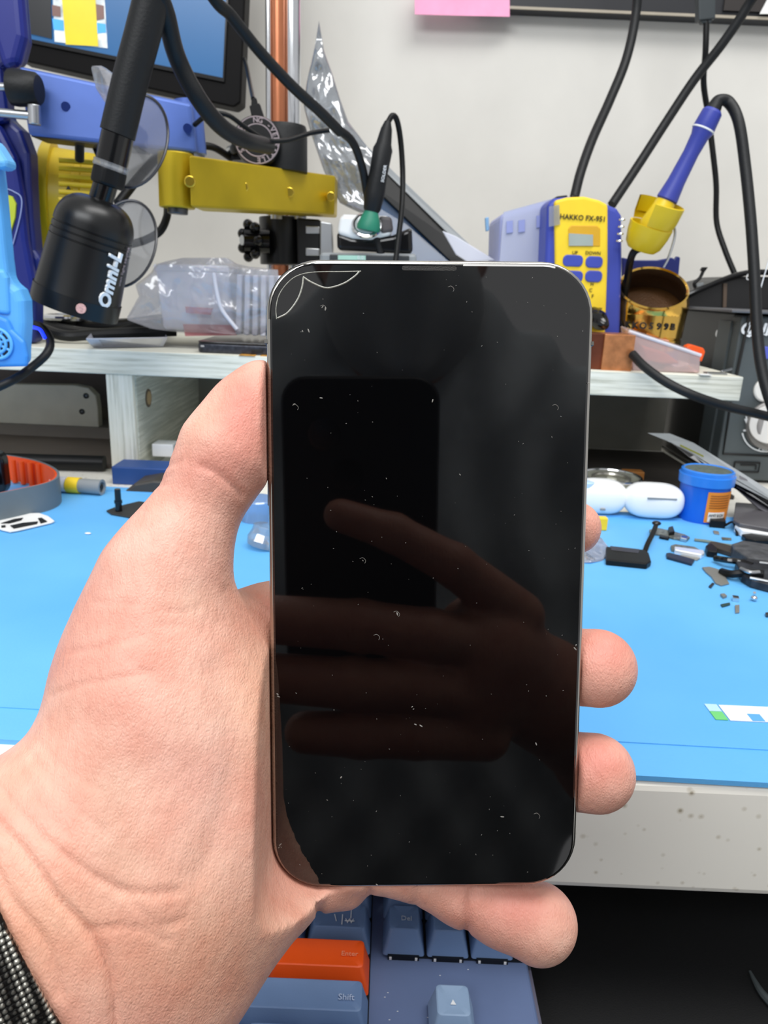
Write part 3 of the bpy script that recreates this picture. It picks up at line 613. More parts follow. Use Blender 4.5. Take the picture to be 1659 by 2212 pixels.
mk('panel_rim', gprism([Y(780, 305, 0.881), Y(800, 322, 0.881), Y(1048, 560, 0.834), Y(1026, 562, 0.834), Y(796, 336, 0.88)], (0, 0.004, 0)), m_gray, ps, bev=0.0006)
o = mk('bag_corner', pp([(955, 498), (985, 510), (1070, 562), (1010, 566), (985, 550)], 0.80, 0.004), m_milky, bev=0.001); tag(o, 'small pale film fold beside the foot of the dark panel', 'plastic film')
dm = thing('digital_caliper', tuple(Y(790, 560, 0.74)), 'grey measuring device with a pale green display just above the phone top', 'caliper')
mk('housing', pp([(690, 545), (900, 548), (900, 728), (690, 728)], 0.745, 0.03), m_gray, dm, bev=0.003)
mk('upright', pp([(692, 478), (716, 482), (718, 548), (692, 548)], 0.755, 0.02), m_steel, dm, bev=0.001)
mk('bezel', pp([(712, 549), (884, 552), (884, 572), (712, 572)], 0.7435, 0.003), M('dark_bezel', '33373a', 0.4), dm, bev=0.001)
mk('display', pp([(730, 551), (790, 552), (790, 562), (730, 561)], 0.7425, 0.002), m_lcd2, dm)
text('display_digits', '0.0', Y(779, 557, 0.7418), xx, zz, 0.005, m_wink, dm)
o = mk('red_cap', gcyl(Y(888, 556, 0.75), Y(888, 570, 0.75), 0.0035, n=16), m_red, smooth=True, bev=0.0008); tag(o, 'tiny red cap standing right of the green display', 'cap')
tl = thing('tool_stand', tuple(Y(790, 535, 0.74)), 'white and silver rounded base with a black underside under the green tipped tool', 'base')
c0 = Y(790, 508, 0.755)
def rslab(pts, y, th, mat, name, par, bev): return mk(name, pp(pts, y, th), mat, par, bev=bev, seg=4)
rslab([(732, 470), (742, 462), (840, 466), (847, 478), (846, 508), (800, 518), (760, 515), (728, 505)], 0.745, 0.045, m_white, 'top_shell', tl, 0.004)
rslab([(727, 500), (760, 512), (800, 516), (848, 508), (890, 490), (892, 548), (728, 540)], 0.748, 0.045, m_blackgloss, 'lower_shell', tl, 0.004)
mk('silver_ring', gtorus(Y(792, 487, 0.742), V3((0, -0.8, 0.6)), 0.0125, 0.0022, 36, 8), m_chrome, tl, smooth=True)
mk('side_pad', pp([(818, 466), (846, 468), (850, 500), (822, 506)], 0.7435, 0.01), M('dark_grey_rubber', '4a4648', 0.6), tl, bev=0.003, seg=3)
tw = thing('suction_tool', tuple(Y(795, 500, 0.73)), 'upright black hand tool with a green tip standing on the silver base', 'tool')
pA, pB = Y(795, 498, 0.738), Y(838, 262, 0.738); axx = pB - pA; L2 = axx.length; kk = 0.738 * 1.02 / FPX
mk('grip', glathe(pA, axx, [(L2 * .16, 12 * kk), (L2 * .2, 17 * kk), (L2 * .35, 20 * kk), (L2 * .55, 18 * kk), (L2 * .75, 19 * kk), (L2 * .8, 15 * kk), (L2 * .93, 11 * kk), (L2, 6 * kk), (L2 * 1.001, 0)], 28), m_blackrub, tw, smooth=True)
mk('green_tip', glathe(pA, axx, [(-0.001, 0), (0, 23 * kk), (L2 * .04, 24 * kk), (L2 * .1, 20 * kk), (L2 * .19, 13 * kk), (L2 * .19, 0)], 28), m_green, tw, smooth=True)
q = pA + axx * 0.52; dd = V3((0.45, -0.9, 0)).normalized()
text('lettering', 'SOLDER', q + dd * (20 * kk + 0.0005) + xx * 0.001, axx, -axx.cross(dd) if axx.cross(dd).x > 0 else axx.cross(dd), 0.004, m_wink, tw)
cable('tool_lead', [(838, 264, 0.738), (848, 250, 0.74), (858, 262, 0.745), (866, 310, 0.75), (870, 380, 0.75), (868, 450, 0.74), (860, 520, 0.73), (852, 590, 0.72)], 5.5, m_blackpl, 'thin black lead arching from the top of the green tipped tool')

# ------------------------------------------------------------------ right: cables from above
cable('wall_cable', [(1400, -420, 0.93), (1380, -60, 0.93), (1372, 40, 0.93), (1352, 130, 0.92), (1318, 215, 0.90), (1280, 300, 0.87), (1255, 370, 0.85), (1241, 425, 0.84)], 9, m_blackrub, 'black cable rising from the top of the yellow and blue station, left one')
cable('wall_cable', [(1800, -420, 0.86), (1660, -70, 0.86), (1612, 18, 0.87), (1560, 95, 0.88), (1500, 172, 0.89), (1440, 262, 0.89), (1380, 355, 0.88), (1322, 442, 0.86)], 9, m_blackrub, 'black cable crossing diagonally behind the yellow and blue station')
lead = cable('usb_lead', [(1526, 40, 0.92), (1524, 110, 0.92), (1520, 180, 0.93), (1530, 250, 0.94), (1540, 330, 0.94), (1547, 400, 0.94), (1548, 480, 0.94), (1566, 540, 0.93), (1587, 592, 0.92)], 5.5, m_blackpl, 'thin black lead hanging from the dark connector down to the black station')
o = mk('lead_connector', [pp([(1506, -200), (1550, -200), (1546, 40), (1510, 44)], 0.915, 0.012), pp([(1514, 40), (1540, 40), (1537, 50), (1516, 50)], 0.917, 0.008)], M('dark_green_grey_plastic', '30373a', 0.5), bev=0.0012); tag(o, 'dark grey cable connector hanging at the cabinet edge', 'connector')
cable('thick_cable', [(1536, 236, 0.70), (1552, 217, 0.70), (1575, 222, 0.70), (1596, 265, 0.69), (1610, 360, 0.68), (1622, 480, 0.665), (1630, 600, 0.65), (1636, 720, 0.635), (1648, 810, 0.62), (1675, 900, 0.60)], 11, m_blackrub, 'thick black cord falling from the top of the blue soldering iron')
cable('shelf_cable', [(1366, 765, 0.66), (1392, 792, 0.645), (1440, 826, 0.63), (1500, 855, 0.62), (1570, 878, 0.62), (1640, 895, 0.62), (1720, 915, 0.62)], 10, m_blackrub, 'black cable drooping in front of the right end of the shelf')

# soldering iron and its holder
si = thing('soldering_iron', tuple(Y(1440, 440, 0.70)), 'blue gripped soldering iron resting in the yellow holder', 'soldering iron')
i0, i1 = Y(1405, 500, 0.71), Y(1549, 222, 0.70); ia = i1 - i0; Li = ia.length; kk = 0.705 * 1.02 / FPX
mk('blue_grip', glathe(i0, ia, [(Li * .24, 0), (Li * .24, 16 * kk), (Li * .26, 21 * kk), (Li * .40, 17 * kk), (Li * .62, 15 * kk), (Li * .75, 17 * kk), (Li * .80, 21 * kk), (Li * .93, 19 * kk), (Li * .95, 15 * kk), (Li * .95, 0)], 32), m_handleblue, si, smooth=True)
mk('pale_ring', glathe(i0, ia, [(Li * .793, 20 * kk), (Li * .797, 22 * kk), (Li * .806, 22 * kk), (Li * .81, 20 * kk)], 32), m_whitemat, si, smooth=True)
mk('cord_boot', glathe(i0, ia, [(Li * .93, 15 * kk), (Li * 1.0, 11 * kk), (Li * 1.03, 9 * kk), (Li * 1.03, 0)], 24), m_blackrub, si, smooth=True)
mk('yellow_sleeve', glathe(i0, ia, [(0, 0), (0, 26 * kk), (Li * .05, 28 * kk), (Li * .24, 19 * kk), (Li * .255, 17 * kk)], 32), m_yellow2, si, smooth=True)
mk('metal_tip', gcyl(i0 - ia * 0.16, i0, 0.0024, 0.004, 12), m_darksteel, si, smooth=True)
hl = thing('iron_holder', tuple(Y(1400, 560, 0.72)), 'yellow cup shaped iron holder with metal clips beside the station', 'iron holder')
hc = Y(1397, 510, 0.715); hax = V3((0.20, -0.30, 0.93)).normalized()
def openlathe(o_, ax_, prof, a0, a1, n=36):
    X, Yv, A = frame(ax_); V = []; F = []
    for (tt, r_) in prof:
        for i in range(n + 1): a = math.radians(a0 + (a1 - a0) * i / n); V.append(V3(o_) + A * tt + (X * math.cos(a) + Yv * math.sin(a)) * r_)
    m_ = n + 1
    for k in range(len(prof) - 1):
        for i in range(n): F.append((k * m_ + i, k * m_ + i + 1, (k + 1) * m_ + i + 1, (k + 1) * m_ + i))
    return V, F
kk = 0.715 * 0.95 / FPX
cup = mk('cup', glathe(hc - hax * 0.012, hax, [(0, 0), (0, 30 * kk), (0.004, 38 * kk), (0.014, 44 * kk), (0.022, 46 * kk), (0.022, 42 * kk), (0.012, 38 * kk), (0.008, 0)], 48), m_yellow2, hl, smooth=True, sharp=40)
mk('cup', openlathe(hc + hax * 0.0105, hax, [(0, 44 * kk), (0.006, 48 * kk), (0.019, 50 * kk), (0.0195, 47 * kk), (0.006, 44 * kk)], 150, 410), m_yellow2, hl, smooth=True)
mk('wire_clip', gtube([hc + V3((0.021, 0, 0.014)), hc + V3((0.0245, -0.002, 0.002)), hc + V3((0.022, -0.002, -0.016)), hc + V3((0.019, 0, -0.026))], 0.0012, 8), m_steel, hl, smooth=True)
mk('coil_spring', [gtorus(hc + V3((-0.0235, 0.002, 0.013 - 0.006 * i)), zz, 0.0022, 0.0009, 14, 6) for i in range(4)], m_chrome, hl, smooth=True)
mk('holder_stem', gtube([hc - hax * 0.01, Y(1365, 552, 0.72), Y(1352, 620, 0.745), V3((Y(1352, 620, 0.745).x, 0.76, ST))], 0.0035, 10), m_blackpl, hl, smooth=True)

# soldering station
stn = thing('soldering_station', tuple(V3((Y(1260, 700, 0.725).x, 0.76, ST))), 'yellow and royal blue soldering station with a small display and blue buttons', 'soldering station')
F0 = 0.725
def curved(pts): return pts
zb = ST
def onst(pts, y, th, mat, name, bev=0.0, par=None, seg=3): return mk(name, pp(pts, y, th), mat, par or stn, bev=bev, seg=seg)
bottomL, bottomR = 763, 770
onst([(1183, 440), (1196, 428), (1230, 424), (1290, 432), (1310, 440), (1334, 450), (1344, 465), (1345, 560), (1341, 700), (1338, 768), (1170, 760), (1178, 560)], F0 + 0.004, 0.05, m_royal, 'blue_shell', 0.004)
onst([(1198, 433), (1225, 426), (1262, 424), (1295, 432), (1314, 442), (1314, 560), (1309, 700), (1306, 766), (1196, 762), (1200, 600)], F0, 0.02, m_yellow, 'yellow_front', 0.0025)
onst([(1080, 462), (1186, 432), (1182, 600), (1178, 745), (1072, 720)], 0.775, 0.09, M('hazy_blue_side', 'a3a9d4', 0.5), 'side_wall', 0.006)
sl = onst([(1088, 458), (1190, 430), (1185, 560), (1150, 600), (1078, 580)], 0.765, 0.002, m_tape, 'milky_tape')
onst([(1186, 446), (1208, 442), (1210, 485), (1186, 490)], F0 - 0.002, 0.001, m_hard, 'milky_tape')
for (a, b_) in ((1100, 490), (1126, 488), (1165, 478)): onst([(a - 6, b_ - 12), (a + 8, b_ - 14), (a + 8, b_ + 12), (a - 6, b_ + 14)], 0.7635, 0.001, M('pale_blue_mark', '8d95c6', 0.6), 'vent_slot')
onst([(1202, 424), (1226, 421), (1226, 430), (1200, 432)], F0 + 0.02, 0.015, m_blackpl, 'cable_socket', 0.001)
onst([(1240, 420), (1250, 420), (1249, 440), (1238, 440)], F0 + 0.03, 0.01, m_blackrub, 'cable_socket', 0.001)
onst([(1227, 494), (1234, 486), (1290, 487), (1297, 493), (1297, 533), (1228, 532)], F0 - 0.0006, 0.004, M('amber_recess', 'd7a31c', 0.5), 'display_recess', 0.001)
onst([(1229, 504), (1281, 507), (1281, 531), (1229, 531)], F0 - 0.0016, 0.003, m_lcd, 'display')
for (a, b_, w1, h1) in ((1238, 563, 20, 11), (1284, 566, 17, 11), (1238, 597, 20, 11), (1283, 597, 17, 11)):
    c = Y(a, b_, F0 - 0.0015); kk = F0 * 1.02 / FPX
    mk('button', gprism(onplane(rrect(w1 * 2 * kk, h1 * 2 * kk, 9 * kk), c, xx, zz), (0, 0.004, 0)), m_royal, stn, bev=0.0008)
text('lettering', 'HAKKO FX-951', Y(1259, 471, F0 - 0.0008), xx - zz * 0.02, zz, 0.0062, m_ink, stn, 0.0002, 0.012)
text('lettering', 'UP', Y(1242, 546, F0 - 0.0006), xx, zz, 0.0042, m_ink, stn, 0.0002)
text('lettering', 'DOWN', Y(1281, 547, F0 - 0.0006), xx, zz, 0.0042, m_ink, stn, 0.0002)
for i, (a, b_) in enumerate(((1279, 614), (1276, 627), (1280, 640))): text('lettering', ('H', 'C', 'F')[i], Y(a, b_, F0 - 0.0006), xx, zz, 0.0045, m_ink, stn, 0.0002)
text('lettering', 'ON / OFF', Y(1286, 667, F0 - 0.0006), xx, zz, 0.003, m_ink, stn, 0.0002)
pg = mk('front_plug', glathe(Y(1285, 688, 0.715), Y(1318, 712, 0.69) - Y(1285, 688, 0.715), [(-0.006, 0), (-0.006, 0.009), (0.006, 0.0095), (0.013, 0.007), (0.019, 0.004), (0.022, 0)], 24), m_blackgloss, stn, smooth=True)
o = mk('blue_tab', pp([(1048, 470), (1056, 468), (1057, 498), (1050, 500)], 0.80, 0.006), M('pale_blue_tab', '7fa9cf', 0.5), bev=0.001); tag(o, 'tiny pale blue tab stuck on the wall left of the station', 'tab')

# brass ball cleaner in its stand
bc = thing('tip_cleaner', tuple(V3((Y(1415, 740, 0.75).x, 0.775, ST))), 'round polished brass tip cleaner with a big opening on a navy base', 'tip cleaner')
BY = 0.76; kk = BY * 1.02 / FPX; c = Y(1415, 650, BY); R_ = 72 * kk
nr = V3((-0.08, -0.60, 0.80)).normalized(); prof = []
for i in range(0, 25):
    th = math.radians(38 + (142) * i / 24); prof.append((R_ * math.cos(th), R_ * math.sin(th)))
prof = [(R_ * math.cos(math.radians(36)) * 0.98, R_ * math.sin(math.radians(60))), (R_ * .84, R_ * .90), (R_ * .80, R_ * .955), (R_ * .70, R_ * .97)] + [(R_ * math.cos(math.radians(a)), R_ * math.sin(math.radians(a)) * 1.0) for a in range(52, 181, 8)]
oc = Y(1412, 622, BY - 0.02)
ballc = oc - nr * R_ * 0.62
shell = [(R_ * 0.62, R_ * 0.86), (R_ * 0.66, R_ * 0.90), (R_ * 0.62, R_ * 0.935)] + [(R_ * 1.06 * math.cos(math.radians(a)), R_ * 1.06 * math.sin(math.radians(a))) for a in range(58, 181, 7)]
inner = [(R_ * 0.62, R_ * 0.86)] + [(R_ * 0.98 * math.cos(math.radians(a)), R_ * 0.98 * math.sin(math.radians(a))) for a in range(62, 120, 6)]
mk('brass_shell', [glathe(ballc, nr, shell, 56, False)], m_brass, bc, smooth=True, sharp=60)
mk('dark_inside', glathe(ballc, nr, list(reversed(inner)), 56, False), M('dark_brown_brass', '2e1a0a', 0.6, metal=0.0, bump=0.5, bs=500), bc, smooth=True, sharp=60)  # inside of the ball coloured dark brown
mk('metal_shavings', glathe(ballc, nr, [(R_ * -0.05, R_ * 0.96), (R_ * 0.0, R_ * 0.7), (R_ * 0.05, R_ * 0.4), (R_ * 0.02, 0)], 40), m_brassin, bc, smooth=True)
bx0 = Y(1415, 720, BY)
mk('brass_base_ring', glathe((ballc.x, ballc.y, ballc.z - R_ * 1.15), zz, [(0, R_ * .98), (R_ * .28, R_ * .99), (R_ * .30, R_ * .96), (R_ * .33, R_ * .96), (R_ * .35, R_ * 1.0), (R_ * 0.98, R_ * 1.04), (R_ * 1.1, R_ * 0.98), (R_ * 1.12, R_ * .8)], 56), m_brass, bc, smooth=True, sharp=30)
mk('navy_base', glathe((ballc.x, ballc.y, ST), zz, [(0, 0), (0, R_ * 1.02), (ballc.z - R_ * 1.15 - ST, R_ * 0.96), (ballc.z - R_ * 1.15 - ST, 0)], 48), M('deep_navy_plastic', '1b2470', 0.35), bc, smooth=True)
word = 'HAKKO599B'; zt = ballc.z - R_ * 0.50
for i, ch in enumerate(word):
    an = math.radians(-158 + i * 11.5); d = V3((math.cos(an), math.sin(an), 0)); text('lettering', ch, V3((ballc.x, ballc.y, zt)) + d * (R_ * 1.03 + 0.0006), zz.cross(d), zz, 0.0085, m_ink, bc, 0.0002, 0.03)
o = mk('navy_backplate', pp([(1344, 556), (1372, 562), (1420, 562), (1452, 556), (1457, 560), (1462, 553), (1470, 556), (1462, 640), (1455, 752), (1345, 745)], 0.80, 0.004), m_navy, bev=0.001); tag(o, 'navy blue upright plate standing behind the brass cleaner', 'plate')

# copper block, clear box, orange bits
cp = gbox(((Y(1300, 790, 0.662).x + Y(1366, 790, 0.662).x) / 2, 0.68, ST + 0.0155), (Y(1366, 790, 0.662).x - Y(1300, 790, 0.662).x, 0.034, 0.031))
o = mk('copper_block', cp, m_copper, bev=0.0006); tag(o, 'tarnished copper block at the shelf edge right of the held phone', 'metal block')
o = mk('dark_copper_block', gbox((Y(1288, 790, 0.662).x - 0.0005, 0.6815, ST + 0.0155), (0.0115, 0.032, 0.031)), M('dark_copper', '6e3a26', 0.4, metal=0.6, var=0.3), bev=0.0006); tag(o, 'narrow dark red copper block tight against the held phone side', 'metal block')
cbx = thing('clear_box', tuple(V3((Y(1440, 795, 0.67).x, 0.70, ST))), 'pinkish clear plastic box with parts inside leaning at the shelf edge', 'plastic box')
P_ = [Y(1358, 716, 0.675), Y(1514, 768, 0.672), Y(1512, 806, 0.668), Y(1366, 802, 0.668)]
mk('box_shell', gprism(P_, (0, 0.028, 0.004)), m_pinkclear, cbx, bev=0.0015)
mk('lid_rim', gtube([P_[0], P_[1]], 0.0016, 8, smooth=False), m_milky, cbx, smooth=True)
mk('pink_contents', gprism([Y(1385, 745, 0.682), Y(1440, 762, 0.682), Y(1470, 785, 0.682), Y(1400, 788, 0.682)], (0, 0.016, 0)), m_flesh, cbx, bev=0.002)
mk('grey_contents', gprism([Y(1400, 778, 0.678), Y(1440, 788, 0.678), Y(1435, 800, 0.678), Y(1396, 796, 0.678)], (0, 0.014, 0)), m_darksteel, cbx, bev=0.002)
o = mk('orange_clip', pp([(1484, 748), (1494, 744), (1520, 752), (1524, 760), (1516, 782), (1504, 770), (1482, 760)], 0.70, 0.010), m_orange, bev=0.001); tag(o, 'orange plastic clip sticking up behind the clear box', 'clip')
o = mk('orange_clip', pp([(1400, 726), (1446, 735), (1446, 742), (1402, 732)], 0.705, 0.006), m_flesh, bev=0.001); tag(o, 'thin salmon coloured strip behind the clear box lid', 'strip')
o = mk('metal_scrap', [gbox(tuple(Z(1545, 806, ST + 0.0008)), (0.018, 0.010, 0.0012)), gcyl(Z(1558, 803, ST + 0.0015), Z(1580, 797, ST + 0.003), 0.0012, n=10)], m_steel, bev=0.0003); tag(o, 'small flat silver scrap near the right end of the shelf', 'metal scrap')
o = mk('metal_scrap', [gbox(tuple(Z(1522, 809, ST + 0.0007)), (0.010, 0.007, 0.0008))], m_whitemat, bev=0.0002); tag(o, 'tiny pale scrap on the shelf next to the clear box', 'scrap')

# hot air station
XL = Z(1540, 1040, DESK).x; HF = 0.735; 
ha = thing('hot_air_station', (XL + 0.1, HF + 0.1, DESK), 'large dark grey and black hot air station at the right edge behind the shelf', 'hot air station')
ztop = Y(1600, 672, HF).z
mk('case', gbox((XL + 0.11, HF + 0.115, (DESK + ztop) / 2 + 0.001), (0.218, 0.20, ztop - DESK - 0.004)), m_blackdev, ha, bev=0.003)
XF = Y(1612, 700, HF).x
mk('front_panel', [gprism([V3((XL + 0.0, HF - 0.002, DESK + 0.003)), V3((XL + 0.22, HF - 0.002, DESK + 0.003)), V3((XL + 0.22, HF + 0.0, ztop - 0.004)), V3((XL + 0.0, HF + 0.0, ztop - 0.004))], (0, 0.02, 0))], m_greydev, ha, bev=0.002)
mk('side_trim', gbox((XL - 0.001, HF + 0.03, (DESK + ztop) / 2), (0.002, 0.028, ztop - DESK - 0.02)), m_greydev, ha)
mk('top_rim', [gbox((XL + 0.105, HF + 0.105, ztop), (0.24, 0.232, 0.003))], M('satin_grey_rim', '6b6c70', 0.35, metal=0.3), ha, bev=0.001)
mk('panel_seam', gtube([Y(1619, 680, HF - 0.0025), Y(1606, 740, HF - 0.003), Y(1590, 815, HF - 0.003)], 0.0014, 6, smooth=False), m_ink, ha)
mk('panel_frame', [gtube([Y(1579, 868, HF - 0.0025), Y(1562, 980, HF - 0.0025), Y(1760, 990, HF - 0.0025)], 0.0011, 6, smooth=False)], m_ink, ha)
mk('vent_frame', [gtube([Y(a, b_, HF - 0.003) for a, b_ in ((1588, 998), (1642, 1000), (1638, 1020), (1584, 1018), (1588, 998))], 0.0009, 6, smooth=False)], m_ink, ha)
mk('vent_frame', [gtube([Y(a, b_, HF - 0.003) for a, b_ in ((1600, 1004), (1634, 1005), (1632, 1014))], 0.0007, 6, smooth=False)], m_ink, ha)
ki = mk('air_knob', glathe(Y(1662, 918, HF), V3((0, -1, 0.1)), [(0, 0.0), (0, 0.0245), (0.006, 0.0245), (0.008, 0.0215), (0.018, 0.0205), (0.019, 0.019), (0.019, 0)], 48), M('warm_grey_knob', '8d8a88', 0.4), ha, smooth=True, sharp=30)
mk('knob_cap', gcyl(Y(1664, 917, HF - 0.0195), Y(1664, 917, HF - 0.0215), 0.0185, n=40), M('pale_knob_face', 'dcdad6', 0.4), ki, bev=0.0008)
mk('knob_scale', openlathe(Y(1662, 918, HF - 0.003), V3((0, -1, 0)), [(0, 0.0262), (0.0002, 0.0275), (0.0004, 0.0262)], 20, 150), m_wink, ha)
mk('round_button', glathe(Y(1652, 842, HF), V3((0, -1, 0.05)), [(0, 0.0118), (0.003, 0.0118), (0.004, 0.0105), (0.004, 0)], 36), M('pale_button', 'e4e2dc', 0.4), ha, smooth=True)
mk('blue_button', gprism(px([(1652, 748), (1672, 750), (1672, 776), (1650, 776)], HF - 0.002), (0, 0.004, 0)), M('violet_blue_plastic', '5560c0', 0.4), ha, bev=0.001)
mk('side_screw', gcyl((XL + 0.0005, HF + 0.045, Y(1545, 720, HF + 0.045).z), (XL - 0.0015, HF + 0.045, Y(1545, 720, HF + 0.045).z), 0.0036, n=20), m_chrome, ha, smooth=True)
text('lettering', 'QUICK', Y(1654, 713, HF - 0.003), xx, zz, 0.0155, m_wink, ha, 0.0003, 0.03, shear=0.15)
mk('lettering_line', gprism(px([(1618, 720), (1690, 723), (1690, 725), (1618, 722)], HF - 0.003), (0, 0.001, 0)), m_wink, ha)
text('lettering', 'AIR', Y(1651, 968, HF - 0.003), xx, zz, 0.0075, m_wink, ha, 0.0003, 0.02)
mk('arrow_mark', [pp([(1608, 905), (1617, 905), (1613, 918)], HF - 0.003, 0.0006), pp([(1611, 890), (1614, 890), (1614, 906), (1611, 906)], HF - 0.003, 0.0006), pp([(1606, 928), (1615, 928), (1615, 932), (1606, 932)], HF - 0.003, 0.0006)], m_wink, ha)
mk('dot_mark', gcyl(Y(1640, 799, HF - 0.003), Y(1640, 799, HF - 0.001), 0.0012, n=12), m_wink, ha)
hh = thing('black_tool_tray', tuple(V3((XL + 0.08, 0.85, ztop + 0.002))), 'black tray with a curved handle on top of the hot air station', 'tool tray')
TY = 0.83
mk('tray_body', pp([(1470, 665), (1488, 640), (1510, 628), (1556, 608), (1600, 597), (1800, 600), (1800, 672), (1480, 668)], TY, 0.10), m_blackdev, hh, bev=0.002)
mk('tray_lip', gtube(wpath([(1478, 640, TY - 0.003), (1510, 626, TY - 0.004), (1560, 605, TY - 0.004), (1600, 592, TY - 0.004), (1640, 588, TY - 0.004), (1720, 592, TY - 0.004)]), 0.003, 10), m_blackgloss, hh, smooth=True)
mk('divider', pp([(1563, 612), (1571, 612), (1569, 664), (1562, 664)], TY - 0.002, 0.003), M('brown_strip', '57493d', 0.5), hh)
mk('hook', gtube(wpath([(1502, 622, TY), (1500, 612, TY), (1512, 600, TY), (1520, 583, TY)]), 0.0018, 8), m_blackpl, hh, smooth=True)
mk('hook_tip', pp([(1514, 584), (1518, 577), (1530, 577), (1526, 583), (1522, 588)], TY - 0.002, 0.004), m_blackpl, hh, bev=0.0006)
mk('hook_plate', pp([(1505, 612), (1520, 610), (1520, 617), (1506, 619)], TY, 0.004), m_gray, hh)
text('lettering', '0.', Y(1618, 599, TY - 0.0075), xx, zz, 0.009, m_wink, hh, 0.0003)
# ------------------------------------------------------------------ under the shelf and at the back of the mat, left
pl = thing('mounting_plate', tuple(V3((-0.34, 0.80, DESK))), 'cream metal plate with dark screws standing under the left shelf', 'plate')
PY = 0.80
rp = [Y(a, b_, PY) for a, b_ in ((-80, 828), (160, 832), (190, 838), (207, 855), (211, 880), (214, 940), (213, 968), (203, 983), (180, 988), (-80, 978))]
mk('plate_sheet', gprism(rp, (0, 0.012, 0)), m_offplate, pl, bev=0.001)
for (a, b_) in ((186, 855), (177, 889), (194, 967), (8, 960)):
    mk('screw', glathe(Y(a, b_, PY), V3((0, -1, 0)), [(-0.002, 0.0032), (0.0008, 0.003), (0.0014, 0.002), (0.0005, 0.0012), (0.0005, 0)], 16), m_darksteel, pl, smooth=True)
mk('plate_foot', gbox((rp[0].x * 0.5 + rp[4].x * 0.5, PY + 0.02, DESK + 0.008), (0.26, 0.05, 0.016)), M('grey_foot', '77716b', 0.6), pl, bev=0.001)
wt = thing('smartwatch', tuple(Z(40, 1100, MT)), 'smartwatch with grey band lined in orange at the left edge of the mat', 'watch')
zt_ = 0.0
# band loop: two long sides meeting in a rounded nose at right
bl = [Z(a, b_, MT) for a, b_ in ((-110, 1150), (-60, 1140), (0, 1128), (60, 1114), (110, 1100), (130, 1085), (124, 1068), (90, 1050), (40, 1038), (-20, 1030), (-110, 1022))]
def ribbon(path, h, t_, zoff=0.0):
    C_ = catmull(path, 8); V = []; F = []; N = len(C_)
    for i, q in enumerate(C_):
        tg = (C_[min(i + 1, N - 1)] - C_[max(i - 1, 0)]).normalized(); nn = V3((tg.y, -tg.x, 0))
        V += [q + zz * zoff + nn * t_ / 2, q + zz * (zoff + h) + nn * t_ / 2, q + zz * (zoff + h) - nn * t_ / 2, q + zz * zoff - nn * t_ / 2]
    for i in range(N - 1):
        for j in range(4): F.append((i * 4 + j, i * 4 + (j + 1) % 4, (i + 1) * 4 + (j + 1) % 4, (i + 1) * 4 + j))
    F += [(0, 1, 2, 3), (N * 4 - 4, N * 4 - 1, N * 4 - 2, N * 4 - 3)]; return V, F
ctr = sum(bl, V3((0, 0, 0))) / len(bl)
mk('grey_band', ribbon(bl, 0.0215, 0.0018), m_greyband, wt, smooth=True, sharp=40)
inn = [q + (ctr - q).normalized() * 0.0018 if i not in (0, 10) else q + V3((0, 0.0018 if i == 0 else -0.0018, 0)) for i, q in enumerate(bl)]
mk('orange_lining', ribbon(inn, 0.0212, 0.0016), m_orangeS, wt, smooth=True, sharp=40)
ribs = []
for a in (36, 54, 72, 90, 106): q = Z(a, 1062 - (90 - a) * -0.05, MT); q = Z(a, 1042 + (a - 30) * 0.17, MT); ribs.append(gcyl(q + V3((0, -0.0022, 0.001)), q + V3((0, -0.0022, 0.0205)), 0.0022, n=10))
mk('lining_rib', ribs, m_orangeS, wt, smooth=True)
wc = Z(2, 1080, MT); mk('watch_case', gprism(onplane(rrect(0.022, 0.036, 0.009), wc + V3((-0.004, -0.004, 0.0225)), xx, zz), (0, 0.010, 0)), m_blackgloss, wt, bev=0.002, seg=3)
mk('watch_face_mark', gprism([wc + V3((-0.006, -0.0145, 0.010)), wc + V3((0.003, -0.0145, 0.012)), wc + V3((-0.002, -0.0145, 0.022))], (0, 0.0006, 0)), M('dark_red_mark', '4a0d0d', 0.4), wt)
tb_ = thing('marker_tube', tuple(Z(185, 1065, MT)), 'grey tube with a yellow band lying behind the watch band', 'tube')
a0, a1 = Z(118, 1061, MT) + zz * 0.0065, Z(222, 1069, MT) + zz * 0.0065; dA = (a1 - a0)
mk('tube_body', glathe(a0, dA, [(0, 0.0055), (dA.length * 0.98, 0.0062), (dA.length, 0.0066), (dA.length, 0.0046), (dA.length - 0.003, 0.004), (dA.length - 0.003, 0)], 32), m_gray, tb_, smooth=True)
mk('yellow_band', gcyl(a0 + dA * 0.30, a0 + dA * 0.55, 0.0066, n=32), m_yellow, tb_, smooth=True)
mk('pale_end', gcyl(a0 - dA * 0.02, a0 + dA * 0.28, 0.0064, n=32), m_milky2, tb_, smooth=True)
mk('dark_core', glathe(a1 - dA.normalized() * 0.002, dA, [(0, 0.0001), (0.0016, 0.0026), (0.0022, 0.0014), (0.0022, 0)], 8), m_ink, tb_)
wcard = thing('etched_card', tuple(Z(55, 1135, MT)), 'small white rounded card with black cut patterns on the mat below the watch', 'card')
q = [Z(a, b_, MT + 0.0005) for a, b_ in ((-20, 1132), (0, 1124), (50, 1112), (85, 1111), (105, 1118), (118, 1128), (112, 1131), (40, 1148), (22, 1151), (5, 1147), (-20, 1138))]
mk('card_sheet', gprism(q, (0, 0, 0.0012)), m_whitemat, wcard, bev=0.0004)
bl_ = [((2, 1131), (30, 1122), (50, 1119), (46, 1124), (20, 1131)), ((22, 1136), (50, 1130), (82, 1127), (80, 1132), (50, 1138), (30, 1142)), ((82, 1120), (90, 1119), (102, 1127), (88, 1131)), ((3, 1136), (12, 1135), (12, 1139), (3, 1140))]
